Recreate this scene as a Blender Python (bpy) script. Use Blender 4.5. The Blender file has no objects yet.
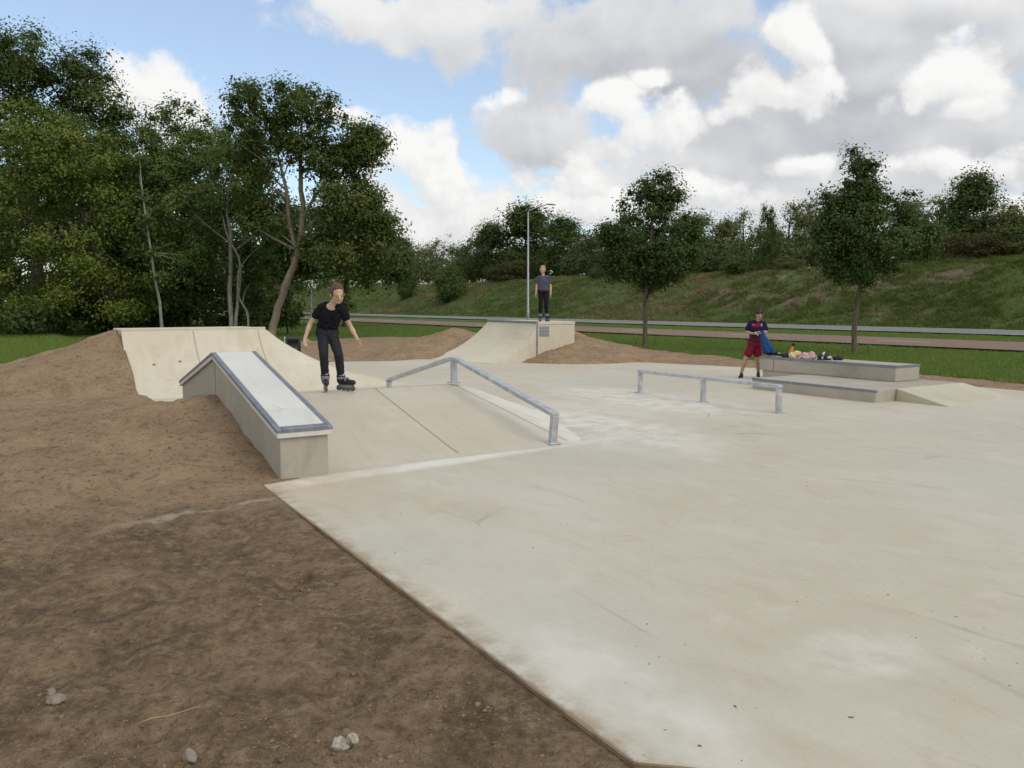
import bpy, bmesh, math, random
import numpy as np
from mathutils import Vector, Matrix, Quaternion

random.seed(7)
scene = bpy.context.scene
COL = scene.collection
RAD = math.radians
PARK = RAD(-58.5)                      # the skatepark's long axis
CA, SA = math.cos(PARK), math.sin(PARK)

def pw(s, t, z=0.0):
    """skatepark coordinates -> world"""
    return Vector((s * CA - t * SA, s * SA + t * CA, z))

# ------------------------------------------------------------------ objects
def link(o):
    COL.objects.link(o)
    return o

def tag(o, label=None, cat=None, group=None, kind=None):
    if label: o['label'] = label
    if cat: o['category'] = cat
    if group: o['group'] = group
    if kind: o['kind'] = kind
    return o

def empty(name, loc=(0, 0, 0), rz=0.0):
    o = bpy.data.objects.new(name, None)
    o.location = loc
    o.rotation_euler = (0, 0, rz)
    o.empty_display_size = 0.2
    return link(o)

def thing(name, label, cat, loc=(0, 0, 0), rz=0.0, group=None):
    return tag(empty(name, loc, rz), label, cat, group)

def copy_tree(o, parent=None):
    c = o.copy()
    link(c)
    c.parent = parent
    for ch in list(o.children):
        copy_tree(ch, c)
    return c

def mesh_np(name, V, F, mats, parent=None, smooth=False, attr=None, loc=None):
    """fast mesh from numpy arrays; F is (n,3) or (n,4)"""
    me = bpy.data.meshes.new(name)
    V = np.asarray(V, dtype=np.float32)
    F = np.asarray(F, dtype=np.int32)
    nf, k = F.shape
    me.vertices.add(len(V))
    me.vertices.foreach_set('co', V.ravel())
    me.loops.add(nf * k)
    me.loops.foreach_set('vertex_index', F.ravel())
    me.polygons.add(nf)
    me.polygons.foreach_set('loop_start', np.arange(0, nf * k, k, dtype=np.int32))
    if smooth:
        me.polygons.foreach_set('use_smooth', np.ones(nf, dtype=bool))
    me.update(calc_edges=True)
    if attr:
        for an, (dom, arr) in attr.items():
            at = me.attributes.new(an, 'FLOAT', dom)
            at.data.foreach_set('value', np.asarray(arr, dtype=np.float32))
    for m in (mats if isinstance(mats, (list, tuple)) else [mats]):
        me.materials.append(m)
    o = bpy.data.objects.new(name, me)
    if loc is not None: o.location = loc
    link(o)
    if parent: o.parent = parent
    return o

class MB:
    """collects shapes and links them as one mesh object"""
    def __init__(self):
        self.v, self.f = [], []
    def add(self, vs, fs):
        b = len(self.v)
        self.v += [tuple(p) for p in vs]
        self.f += [tuple(i + b for i in f) for f in fs]
        return self
    def box(self, x0, x1, y0, y1, z0, z1):
        vs = [(x0, y0, z0), (x1, y0, z0), (x1, y1, z0), (x0, y1, z0), (x0, y0, z1), (x1, y0, z1), (x1, y1, z1), (x0, y1, z1)]
        return self.add(vs, [(0, 3, 2, 1), (4, 5, 6, 7), (0, 1, 5, 4), (1, 2, 6, 5), (2, 3, 7, 6), (3, 0, 4, 7)])
    def prism_xz(self, poly, y0, y1):
        """polygon in x,z extruded along y"""
        n = len(poly)
        vs = [(p[0], y0, p[1]) for p in poly] + [(p[0], y1, p[1]) for p in poly]
        fs = [tuple(range(n)), tuple(range(2 * n - 1, n - 1, -1))]
        fs += [(i, i + n, (i + 1) % n + n, (i + 1) % n) for i in range(n)]
        return self.add(vs, fs)
    def prism_xy(self, poly, z0, z1):
        n = len(poly)
        vs = [(p[0], p[1], z0) for p in poly] + [(p[0], p[1], z1) for p in poly]
        fs = [tuple(range(n - 1, -1, -1)), tuple(range(n, 2 * n))]
        fs += [(i, (i + 1) % n, (i + 1) % n + n, i + n) for i in range(n)]
        return self.add(vs, fs)
    def tube(self, pts, radii, sides=8, caps=True):
        pts = [Vector(p) for p in pts]
        if not isinstance(radii, (list, tuple)): radii = [radii] * len(pts)
        vs, fs = [], []
        prev = None
        for i, p in enumerate(pts):
            d = (pts[min(i + 1, len(pts) - 1)] - pts[max(i - 1, 0)])
            if d.length < 1e-9: d = Vector((0, 0, 1))
            d.normalize()
            ref = prev if prev is not None else (Vector((1, 0, 0)) if abs(d.x) < 0.9 else Vector((0, 1, 0)))
            a = (ref - d * ref.dot(d))
            if a.length < 1e-6: a = d.orthogonal()
            a.normalize()
            prev = a
            b = d.cross(a)
            for k in range(sides):
                an = 2 * math.pi * k / sides
                vs.append(p + (a * math.cos(an) + b * math.sin(an)) * radii[i])
        for i in range(len(pts) - 1):
            for k in range(sides):
                k2 = (k + 1) % sides
                fs.append((i * sides + k, i * sides + k2, (i + 1) * sides + k2, (i + 1) * sides + k))
        if caps:
            fs.append(tuple(range(sides - 1, -1, -1)))
            e = (len(pts) - 1) * sides
            fs.append(tuple(e + k for k in range(sides)))
        return self.add(vs, fs)
    def bar(self, p0, p1, w, h):
        """rectangular bar between two points, w horizontal, h in the vertical plane"""
        p0, p1 = Vector(p0), Vector(p1)
        d = (p1 - p0).normalized()
        side = d.cross(Vector((0, 0, 1)))
        if side.length < 1e-5: side = Vector((0, 1, 0))
        side.normalize()
        up = side.cross(d).normalized()
        vs = []
        for p in (p0, p1):
            for sx, sy in ((-1, -1), (1, -1), (1, 1), (-1, 1)):
                vs.append(p + side * (sx * w / 2) + up * (sy * h / 2))
        return self.add(vs, [(0, 3, 2, 1), (4, 5, 6, 7), (0, 1, 5, 4), (1, 2, 6, 5), (2, 3, 7, 6), (3, 0, 4, 7)])
    def ellipsoid(self, c, r, nu=16, nv=10, rot=None, zmin=-1.0):
        vs, fs = [], []
        c = Vector(c)
        for j in range(nv + 1):
            zz = -1 + 2 * j / nv
            th = math.pi * j / nv
            for i in range(nu):
                ph = 2 * math.pi * i / nu
                p = Vector((math.sin(th) * math.cos(ph) * r[0], math.sin(th) * math.sin(ph) * r[1], max(zmin, -math.cos(th)) * r[2]))
                if rot is not None: p = rot @ p
                vs.append(c + p)
        for j in range(nv):
            for i in range(nu):
                i2 = (i + 1) % nu
                fs.append((j * nu + i, j * nu + i2, (j + 1) * nu + i2, (j + 1) * nu + i))
        return self.add(vs, fs)
    def capsule(self, p0, p1, r0, r1, sides=14, caps=4, flat=1.0, flat_axis=None):
        """tapered capsule; flat squeezes it along flat_axis"""
        p0, p1 = Vector(p0), Vector(p1)
        d = p1 - p0
        L = d.length
        d = d / L if L > 1e-9 else Vector((0, 0, 1))
        ring = []
        for i in range(caps + 1):
            a = -math.pi / 2 + math.pi / 2 * i / caps
            ring.append((math.sin(a) * r0, max(math.cos(a), 0.02) * r0))
        for i in range(caps + 1):
            a = math.pi / 2 * i / caps
            ring.append((L + math.sin(a) * r1, max(math.cos(a), 0.02) * r1))
        a1 = flat_axis if flat_axis is not None else d.orthogonal()
        a1 = Vector(a1); a1 = (a1 - d * a1.dot(d)).normalized()
        b1 = d.cross(a1)
        vs, fs = [], []
        for (h, r) in ring:
            for k in range(sides):
                an = 2 * math.pi * k / sides
                vs.append(p0 + d * h + a1 * (math.cos(an) * r * flat) + b1 * (math.sin(an) * r))
        n = len(ring)
        for i in range(n - 1):
            for k in range(sides):
                k2 = (k + 1) % sides
                fs.append((i * sides + k, i * sides + k2, (i + 1) * sides + k2, (i + 1) * sides + k))
        fs.append(tuple(range(sides - 1, -1, -1)))
        fs.append(tuple((n - 1) * sides + k for k in range(sides)))
        return self.add(vs, fs)
    def build(self, name, mat, parent=None, smooth=False, bevel=0.0, segs=2, loc=None, rz=None):
        me = bpy.data.meshes.new(name)
        me.from_pydata(self.v, [], self.f)
        bm = bmesh.new(); bm.from_mesh(me)
        bmesh.ops.recalc_face_normals(bm, faces=bm.faces)
        bm.to_mesh(me); bm.free()
        if smooth:
            me.polygons.foreach_set('use_smooth', np.ones(len(me.polygons), dtype=bool))
        if mat: me.materials.append(mat)
        o = bpy.data.objects.new(name, me)
        link(o)
        if parent: o.parent = parent
        if loc is not None: o.location = loc
        if rz is not None: o.rotation_euler = (0, 0, rz)
        if bevel > 0:
            b = o.modifiers.new('edge', 'BEVEL')
            b.width = bevel; b.segments = segs; b.limit_method = 'ANGLE'; b.angle_limit = RAD(35)
        return o

def remeshed(mb, name, mat, parent, voxel=0.008, smooth_it=4, folds=0.0):
    """fuse the collected shapes into one continuous skin"""
    o = mb.build('tmp', None)
    r = o.modifiers.new('r', 'REMESH'); r.mode = 'VOXEL'; r.voxel_size = voxel; r.use_smooth_shade = True
    s = o.modifiers.new('s', 'SMOOTH'); s.factor = 0.5; s.iterations = smooth_it
    dg = bpy.context.evaluated_depsgraph_get()
    me = bpy.data.meshes.new_from_object(o.evaluated_get(dg))
    bpy.data.objects.remove(o)
    me.name = name
    if folds > 0:                                   # creases in the cloth
        from mathutils import noise as mn
        co = [v.co.copy() for v in me.vertices]; no = [v.normal.copy() for v in me.vertices]
        for v, c, q in zip(me.vertices, co, no):
            a = mn.noise(Vector((c.x * 9, c.y * 9, c.z * 20 + 6 * c.x)) + Vector((3.1, 1.7, 0))); b = mn.noise(c * 28)
            v.co = c + q * (folds * ((1 - abs(a) * 2.4) * 0.9 + 0.35 * b))
    me.materials.clear(); me.materials.append(mat)
    me.polygons.foreach_set('use_smooth', np.ones(len(me.polygons), dtype=bool))
    p = bpy.data.objects.new(name, me)
    link(p)
    if parent: p.parent = parent
    return p

# ------------------------------------------------------------------ noise (numpy)
def _hash(ix, iy, seed):
    h = (ix.astype(np.int64) * 374761393 + iy.astype(np.int64) * 668265263 + seed * 1442695041) & 0xFFFFFFFF
    h = ((h ^ (h >> 13)) * 1274126177) & 0xFFFFFFFF
    h = h ^ (h >> 16)
    return (h & 0xFFFF) / 65535.0

def vnoise(x, y, seed=0):
    ix, iy = np.floor(x), np.floor(y)
    fx, fy = x - ix, y - iy
    fx = fx * fx * fx * (fx * (fx * 6 - 15) + 10); fy = fy * fy * fy * (fy * (fy * 6 - 15) + 10)
    a, b = _hash(ix, iy, seed), _hash(ix + 1, iy, seed)
    c, d = _hash(ix, iy + 1, seed), _hash(ix + 1, iy + 1, seed)
    return (a * (1 - fx) + b * fx) * (1 - fy) + (c * (1 - fx) + d * fx) * fy - 0.5

def fbm(x, y, octs=4, seed=0, gain=0.5):
    r = 0; a = 1.0
    for i in range(octs):
        r = r + a * vnoise(x * 2 ** i + 17.3 * i, y * 2 ** i - 9.1 * i, seed + i)
        a *= gain
    return r

def sstep(a, b, x):
    t = np.clip((x - a) / (b - a), 0, 1)
    return t * t * (3 - 2 * t)

def in_poly(x, y, poly):
    r = np.zeros(x.shape, dtype=bool)
    n = len(poly)
    for i in range(n):
        x0, y0 = poly[i]; x1, y1 = poly[(i + 1) % n]
        c = (y0 > y) != (y1 > y)
        with np.errstate(divide='ignore', invalid='ignore'):
            xi = (x1 - x0) * (y - y0) / (y1 - y0 if y1 != y0 else 1e-9) + x0
        r ^= c & (x < xi)
    return r

def dist_poly(x, y, poly):
    d = np.full(x.shape, 1e9)
    n = len(poly)
    for i in range(n):
        x0, y0 = poly[i]; x1, y1 = poly[(i + 1) % n]
        ex, ey = x1 - x0, y1 - y0
        k = np.clip(((x - x0) * ex + (y - y0) * ey) / (ex * ex + ey * ey), 0, 1)
        d = np.minimum(d, np.hypot(x - x0 - k * ex, y - y0 - k * ey))
    return d

# ------------------------------------------------------------------ materials
class NT:
    def __init__(self, tree):
        self.t = tree; self.L = tree.links
    def node(self, typ, **kw):
        n = self.t.nodes.new(typ)
        for k, v in kw.items(): setattr(n, k, v)
        return n
    def put(self, sock, v):
        if v is None: return
        if isinstance(v, bpy.types.NodeSocket): self.L.new(v, sock)
        elif isinstance(v, (tuple, list)) and len(v) == 3 and sock.type == 'RGBA': sock.default_value = (*v, 1)
        else: sock.default_value = v
    def math(self, op, a, b=None, c=None, clamp=False):
        n = self.node('ShaderNodeMath', operation=op, use_clamp=clamp)
        self.put(n.inputs[0], a); self.put(n.inputs[1], b); self.put(n.inputs[2], c)
        return n.outputs[0]
    def vmath(self, op, a, b=None, out=0):
        n = self.node('ShaderNodeVectorMath', operation=op)
        self.put(n.inputs[0], a)
        if b is not None:
            if op == 'SCALE': self.put(n.inputs['Scale'], b)
            else: self.put(n.inputs[1], b)
        return n.outputs[out]
    def noise(self, vec, scale, detail=4, rough=0.55, dist=0.0, out='Fac'):
        n = self.node('ShaderNodeTexNoise')
        self.put(n.inputs['Vector'], vec)
        n.inputs['Scale'].default_value = scale; n.inputs['Detail'].default_value = detail
        n.inputs['Roughness'].default_value = rough; n.inputs['Distortion'].default_value = dist
        return n.outputs[out]
    def voronoi(self, vec, scale, feature='F1', out='Distance', rand=1.0):
        n = self.node('ShaderNodeTexVoronoi', feature=feature)
        self.put(n.inputs['Vector'], vec); n.inputs['Scale'].default_value = scale
        n.inputs['Randomness'].default_value = rand
        return n.outputs[out]
    def mix(self, fac, a, b, blend='MIX'):
        n = self.node('ShaderNodeMix', data_type='RGBA', blend_type=blend)
        self.put(n.inputs[0], fac); self.put(n.inputs[6], a); self.put(n.inputs[7], b)
        return n.outputs[2]
    def range(self, v, a, b, c=0.0, d=1.0, smooth=False):
        n = self.node('ShaderNodeMapRange', interpolation_type='SMOOTHSTEP' if smooth else 'LINEAR')
        self.put(n.inputs[0], v)
        for i, q in enumerate((a, b, c, d)): n.inputs[i + 1].default_value = q
        return n.outputs[0]
    def scaled(self, vec, s):
        n = self.node('ShaderNodeMapping')
        self.put(n.inputs[0], vec); n.inputs['Scale'].default_value = s
        return n.outputs[0]
    def bump(self, h, strength=0.3, dist=0.02, normal=None):
        n = self.node('ShaderNodeBump')
        n.inputs['Strength'].default_value = strength; n.inputs['Distance'].default_value = dist
        self.put(n.inputs['Height'], h)
        if normal is not None: self.put(n.inputs['Normal'], normal)
        return n.outputs[0]
    def coord(self, out='Object'):
        return self.node('ShaderNodeTexCoord').outputs[out]
    def pos(self):
        return self.node('ShaderNodeNewGeometry').outputs['Position']
    def attr(self, name):
        return self.node('ShaderNodeAttribute', attribute_name=name).outputs['Fac']
    def sep(self, v):
        n = self.node('ShaderNodeSeparateXYZ'); self.put(n.inputs[0], v)
        return n.outputs

MATS = {}
def new_mat(name, rough=0.8, color=(0.5, 0.5, 0.5), metal=0.0, spec=0.5):
    m = bpy.data.materials.new(name); m.use_nodes = True
    n = NT(m.node_tree)
    b = m.node_tree.nodes['Principled BSDF']
    b.inputs['Base Color'].default_value = (*color, 1)
    b.inputs['Roughness'].default_value = rough
    b.inputs['Metallic'].default_value = metal
    b.inputs['Specular IOR Level'].default_value = spec
    n.b = b
    MATS[name] = m
    return m, n

def concrete(name, base, alt, stain, slab=False, bump=0.12):
    m, n = new_mat(name, 0.75, base, spec=0.3)
    co = n.coord()
    big = n.noise(co, 0.45, 3, 0.5, 0.6)
    mid = n.noise(co, 2.3, 5, 0.6, 0.4)
    streak = n.noise(n.scaled(co, (0.5, 2.6, 1.0)), 1.6, 6, 0.62, 0.8)
    fine = n.noise(co, 38, 4, 0.6)
    c = n.mix(n.range(big, 0.36, 0.64), base, alt)
    c = n.mix(n.math('MULTIPLY', n.range(streak, 0.5, 0.72), 0.28 if slab else 0.5), c, stain)
    c = n.mix(n.math('MULTIPLY', n.range(mid, 0.56, 0.75), 0.35), c, tuple(min(1, q * 1.25) for q in alt))
    c = n.mix(n.math('MULTIPLY', n.range(fine, 0.35, 0.65), 0.16), c, tuple(q * 0.7 for q in base))
    # small blemishes: air holes, rust and mud spots
    vo = n.voronoi(co, 1.9 if slab else 5.0)
    sp = n.math('MULTIPLY', n.range(vo, 0.035, 0.015), n.range(n.noise(co, 1.1, 2), 0.52, 0.6))
    c = n.mix(n.math('MULTIPLY', sp, 0.7), c, (0.13, 0.10, 0.065))
    mud = n.math('MULTIPLY', n.range(n.noise(co, 5.5, 6, 0.7, 1.0), 0.60, 0.75), n.range(n.noise(co, 0.7, 2), 0.45, 0.65))
    c = n.mix(n.math('MULTIPLY', mud, 0.55), c, (0.27, 0.19, 0.11))
    n.c, n.co, n.mid, n.fine = c, co, mid, fine
    h = n.math('ADD', n.math('MULTIPLY', fine, 0.3), mid)
    n.put(n.b.inputs['Normal'], n.bump(h, bump, 0.02))
    n.put(n.b.inputs['Roughness'], n.range(mid, 0.3, 0.7, 0.6, 0.85))
    n.put(n.b.inputs['Base Color'], c)
    return m, n
# ------------------------------------------------------------------ concrete, steel, dirt, grass
M_CONC, _ = concrete('concrete', (0.49, 0.445, 0.325), (0.55, 0.515, 0.41), (0.40, 0.35, 0.24))
M_CONC_GREY, _ = concrete('concrete_grey', (0.37, 0.34, 0.27), (0.46, 0.425, 0.345), (0.26, 0.225, 0.16))
M_CONC_WHITE, _ = concrete('concrete_white', (0.60, 0.59, 0.54), (0.68, 0.67, 0.63), (0.50, 0.48, 0.42))
M_CONC_RAMP, _ = concrete('concrete_ramp', (0.56, 0.505, 0.375), (0.62, 0.575, 0.455), (0.46, 0.405, 0.285))
M_CONC_FUN, n = concrete('concrete_bank', (0.50, 0.45, 0.345), (0.55, 0.51, 0.415), (0.45, 0.395, 0.285))
bxyz = n.sep(n.co)
bm_ = n.math('ADD', bxyz[1], n.math('MULTIPLY', n.math('SUBTRACT', n.noise(n.co, 2.0, 4, .6), .5), 0.9))
bm_ = n.math('MULTIPLY', n.range(bm_, 1.35, 2.05, 0, 1, True), n.range(n.noise(n.co, 3.3, 4, .65), 0.25, 0.55, 0.4, 1.0))
n.put(n.b.inputs['Base Color'], n.mix(n.math('MULTIPLY', bm_, 0.8), n.c, (0.70, 0.675, 0.60)))

M_SLAB, n = concrete('concrete_slab', (0.50, 0.45, 0.345), (0.55, 0.51, 0.415), (0.45, 0.395, 0.285), slab=True)
xyz = n.sep(n.co)
wob = n.math('MULTIPLY', n.math('SUBTRACT', n.noise(n.co, 1.7, 4, 0.6), 0.5), 0.7)
s_, t_ = n.math('ADD', xyz[0], wob), xyz[1]
def band(n, v, a, b, soft):
    return n.math('MULTIPLY', n.range(v, a - soft, a + soft, 0, 1, True), n.range(v, b - soft, b + soft, 1, 0, True))
def patch(n, ss, tt, s0, t0, rs, rt, soft=0.5):
    ds = n.math('DIVIDE', n.math('SUBTRACT', ss, s0), rs)
    dt = n.math('DIVIDE', n.math('SUBTRACT', tt, t0), rt)
    d = n.math('SQRT', n.math('ADD', n.math('MULTIPLY', ds, ds), n.math('MULTIPLY', dt, dt)))
    return n.range(d, 1 + soft, 1 - soft, 0, 1, True)
rough_mask = n.range(n.noise(n.co, 3.1, 5, 0.65), 0.33, 0.6)
sb_ = n.math('ADD', n.math('ADD', xyz[0], n.math('MULTIPLY', wob, 0.35)), n.math('MULTIPLY', t_, 0.12))
toe_band = n.math('MULTIPLY', n.math('MULTIPLY', band(n, sb_, -6.90, -6.64, 0.08), n.range(t_, 1.7, 2.1)), n.math('MULTIPLY', n.range(t_, 6.9, 6.0), n.range(n.noise(n.co, 2.2, 4, .6), 0.25, 0.55, 0.45, 1.0)))
pale = n.math('MULTIPLY', patch(n, s_, t_, -9.6, 7.4, 1.2, 0.5), 0.4)
pale = n.math('MAXIMUM', pale, n.math('MULTIPLY', patch(n, s_, t_, -8.4, 6.2, 2.0, 1.0), 0.95))
pale = n.math('MAXIMUM', pale, n.math('MULTIPLY', patch(n, s_, t_, -10.2, 8.9, 2.2, 0.9), 0.8))
pale = n.math('MAXIMUM', pale, n.math('MULTIPLY', patch(n, s_, t_, -2.6, 2.05, 0.7, 0.25), 0.8))
pale = n.math('MAXIMUM', pale, n.math('MULTIPLY', patch(n, s_, t_, -2.2, 3.2, 0.25, 0.3), 0.6))
pale = n.math('MAXIMUM', n.math('MULTIPLY', pale, rough_mask), toe_band)
blot = n.noise(n.scaled(n.co, (0.7, 1.5, 1)), 3.4, 7, 0.68, 0.7)
c0 = n.mix(n.math('MULTIPLY', n.range(blot, 0.52, 0.70), 0.30), n.c, (0.40, 0.315, 0.20))
c0 = n.mix(n.math('MULTIPLY', n.range(blot, 0.46, 0.30), 0.35), c0, (0.56, 0.535, 0.46))
c = n.mix(n.math('MULTIPLY', pale, 0.85), c0, (0.72, 0.695, 0.625))
cool = n.math('MULTIPLY', n.range(n.noise(n.co, 0.33, 2, 0.5), 0.5, 0.66, 0, 1, True), 0.35)
c = n.mix(cool, c, (0.44, 0.44, 0.37))
warm = n.math('MULTIPLY', patch(n, s_, t_, -7.0, 2.3, 0.4, 0.7), rough_mask)
c = n.mix(n.math('MULTIPLY', warm, 0.5), c, (0.50, 0.38, 0.23))
soil = n.math('MULTIPLY', n.range(n.math('ADD', t_, n.math('MULTIPLY', wob, 0.25)), 1.93, 1.78), n.range(n.noise(n.co, 6, 4, 0.7), 0.4, 0.6))
c = n.mix(n.math('MULTIPLY', soil, 0.7), c, (0.30, 0.21, 0.12))
# thin hairline trowel marks
tm = n.voronoi(n.scaled(n.co, (0.35, 1.1, 1)), 0.9, 'DISTANCE_TO_EDGE')
tmk = n.math('MULTIPLY', n.range(tm, 0.012, 0.003), n.range(n.noise(n.co, 0.8, 3), 0.53, 0.62))
c = n.mix(n.math('MULTIPLY', tmk, 0.3), c, (0.20, 0.18, 0.13))
n.put(n.b.inputs['Base Color'], c)

def steel(name, col, rough=0.42, metal=0.75):
    m, n = new_mat(name, rough, col, metal)
    co = n.coord()
    a = n.noise(co, 9, 5, 0.6)
    b = n.voronoi(co, 60)
    c = n.mix(n.range(a, 0.35, 0.65), tuple(q * 0.78 for q in col), tuple(min(1, q * 1.15) for q in col))
    n.put(n.b.inputs['Base Color'], c)
    n.put(n.b.inputs['Roughness'], n.range(a, 0.3, 0.7, rough - 0.08, rough + 0.15))
    n.put(n.b.inputs['Normal'], n.bump(b, 0.04, 0.004))
    return m
M_GALV = steel('galvanised_steel', (0.52, 0.54, 0.57), 0.45)
M_EDGE = steel('steel_edge', (0.25, 0.27, 0.31), 0.5)
M_POLE = steel('pole_steel', (0.40, 0.41, 0.42), 0.55, 0.4)
M_JOINT, n = new_mat('joint', 0.95, (0.25, 0.22, 0.165))
M_JOINT_L, n = new_mat('joint_light', 0.95, (0.37, 0.33, 0.245))
M_JOINT_B, n = new_mat('joint_bank', 0.95, (0.33, 0.285, 0.205))

def simple(name, col, rough=0.7, var=0.25, scale=14, bump=0.0, spec=0.4, metal=0.0):
    m, n = new_mat(name, rough, col, metal, spec)
    co = n.coord()
    a = n.noise(co, scale, 4, 0.6)
    n.put(n.b.inputs['Base Color'], n.mix(n.range(a, 0.3, 0.7), tuple(q * (1 - var) for q in col), tuple(min(1, q * (1 + var)) for q in col)))
    if bump: n.put(n.b.inputs['Normal'], n.bump(a, bump, 0.02))
    return m

# ground: brown soil where the park was dug, mown grass further off
M_GROUND, n = new_mat('ground_soil_and_turf', 0.95, spec=0.15)
p = n.pos()
big = n.noise(p, 0.35, 4, 0.6, 0.5)
mid = n.noise(p, 1.8, 6, 0.65, 0.3)
fine = n.noise(p, 11, 6, 0.7)
grit = n.noise(p, 60, 3, 0.7)
dry = n.attr('dry')
wet_c = n.mix(n.range(mid, 0.35, 0.68), (0.150, 0.100, 0.060), (0.290, 0.200, 0.118))
dry_c = n.mix(n.range(mid, 0.35, 0.68), (0.285, 0.196, 0.118), (0.440, 0.310, 0.190))
dr = n.math('ADD', dry, n.math('MULTIPLY', n.math('SUBTRACT', big, 0.5), 1.1))
sc = n.mix(n.range(dr, 0.25, 0.75), wet_c, dry_c)
fin2 = n.noise(p, 26, 5, 0.72)
sc = n.mix(n.math('MULTIPLY', n.range(fine, 0.50, 0.64), 0.6), sc, (0.36, 0.27, 0.165))
sc = n.mix(n.math('MULTIPLY', n.range(fin2, 0.54, 0.66), 0.5), sc, (0.35, 0.265, 0.17))
sc = n.mix(n.math('MULTIPLY', n.range(fin2, 0.45, 0.35), 0.6), sc, (0.078, 0.053, 0.034))
sc = n.mix(n.math('MULTIPLY', n.range(fine, 0.46, 0.34), 0.55), sc, (0.075, 0.050, 0.031))
sc = n.mix(n.math('MULTIPLY', n.range(grit, 0.62, 0.75), 0.35), sc, (0.36, 0.30, 0.22))
pz = n.sep(p)
ss = n.math('ADD', n.math('MULTIPLY', pz[0], CA), n.math('MULTIPLY', pz[1], SA))
tt = n.math('SUBTRACT', n.math('MULTIPLY', pz[1], CA), n.math('MULTIPLY', pz[0], SA))
lw = n.math('ADD', n.math('ADD', ss, n.math('MULTIPLY', tt, 0.16)), n.math('MULTIPLY', n.math('SUBTRACT', n.noise(p, 3.0, 3), 0.5), 0.12))
dust = n.math('MULTIPLY', band(n, lw, -6.29, -6.23, 0.035), n.math('MULTIPLY', n.range(tt, 0.3, 0.8), n.range(tt, 1.78, 1.7)))
dust = n.math('MULTIPLY', dust, n.range(fine, 0.25, 0.5))
sc = n.mix(n.math('MULTIPLY', dust, 0.7), sc, (0.50, 0.44, 0.35))
g1 = n.noise(p, 0.5, 5, 0.65, 0.3)
g2 = n.noise(n.scaled(p, (1, 1, 1)), 7, 4, 0.7)
gc = n.mix(n.range(g1, 0.35, 0.65), (0.075, 0.130, 0.032), (0.125, 0.175, 0.050))
gc = n.mix(n.math('MULTIPLY', n.range(g2, 0.4, 0.66), 0.5), gc, (0.042, 0.072, 0.018))
gc = n.mix(n.math('MULTIPLY', n.range(n.noise(p, 0.9, 5, 0.7), 0.55, 0.7), 0.45), gc, (0.13, 0.12, 0.05))
dm = n.range(n.math('ADD', n.attr('dirt'), n.math('MULTIPLY', n.math('SUBTRACT', n.noise(p, 1.3, 5, 0.7), 0.5), 1.2)), 0.42, 0.58)
n.put(n.b.inputs['Base Color'], n.mix(dm, gc, sc))
hh = n.math('ADD', n.math('ADD', n.math('MULTIPLY', fine, 0.8), n.math('MULTIPLY', grit, 0.2)), n.math('MULTIPLY', fin2, 0.45))
n.put(n.b.inputs['Normal'], n.bump(hh, 1.0, 0.07))

M_ASPH, n = new_mat('asphalt', 0.85, spec=0.3)
p = n.pos(); a = n.noise(p, 0.6, 4, 0.6); b = n.noise(p, 40, 3, 0.7)
n.put(n.b.inputs['Base Color'], n.mix(n.range(b, 0.3, 0.7), n.mix(a, (0.15, 0.15, 0.14), (0.22, 0.22, 0.205)), (0.20, 0.20, 0.185)))
M_RED, n = new_mat('red_asphalt', 0.9, spec=0.2)
p = n.pos(); a = n.noise(p, 0.7, 4, 0.6); b = n.noise(p, 30, 3, 0.7)
n.put(n.b.inputs['Base Color'], n.mix(n.range(b, 0.3, 0.7), n.mix(a, (0.185, 0.125, 0.092), (0.245, 0.17, 0.127)), (0.215, 0.15, 0.112)))
M_PAINT = simple('road_paint', (0.62, 0.61, 0.57), 0.7, 0.2, 6)
M_KERB = simple('kerb', (0.42, 0.41, 0.38), 0.9, 0.2, 3)

M_BERM, n = new_mat('rough_turf', 0.95, spec=0.1)
p = n.pos()
a = n.noise(p, 0.12, 6, 0.68, 0.8); b = n.noise(p, 1.1, 6, 0.7, 0.5); c3 = n.noise(p, 0.35, 5, 0.7)
c = n.mix(n.range(b, 0.3, 0.7), (0.050, 0.080, 0.022), (0.105, 0.130, 0.046))
c = n.mix(n.range(n.math('ADD', n.attr('dry'), n.math('MULTIPLY', n.math('SUBTRACT', b, .5), .8)), 0.40, 0.65), c, n.mix(n.range(b, 0.35, 0.65), (0.095, 0.075, 0.045), (0.185, 0.150, 0.095)))
c = n.mix(n.math('MULTIPLY', n.range(c3, 0.56, 0.70), 0.6), c, (0.055, 0.09, 0.02))
n.put(n.b.inputs['Base Color'], c)
n.put(n.b.inputs['Normal'], n.bump(b, 0.9, 0.3))

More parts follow.
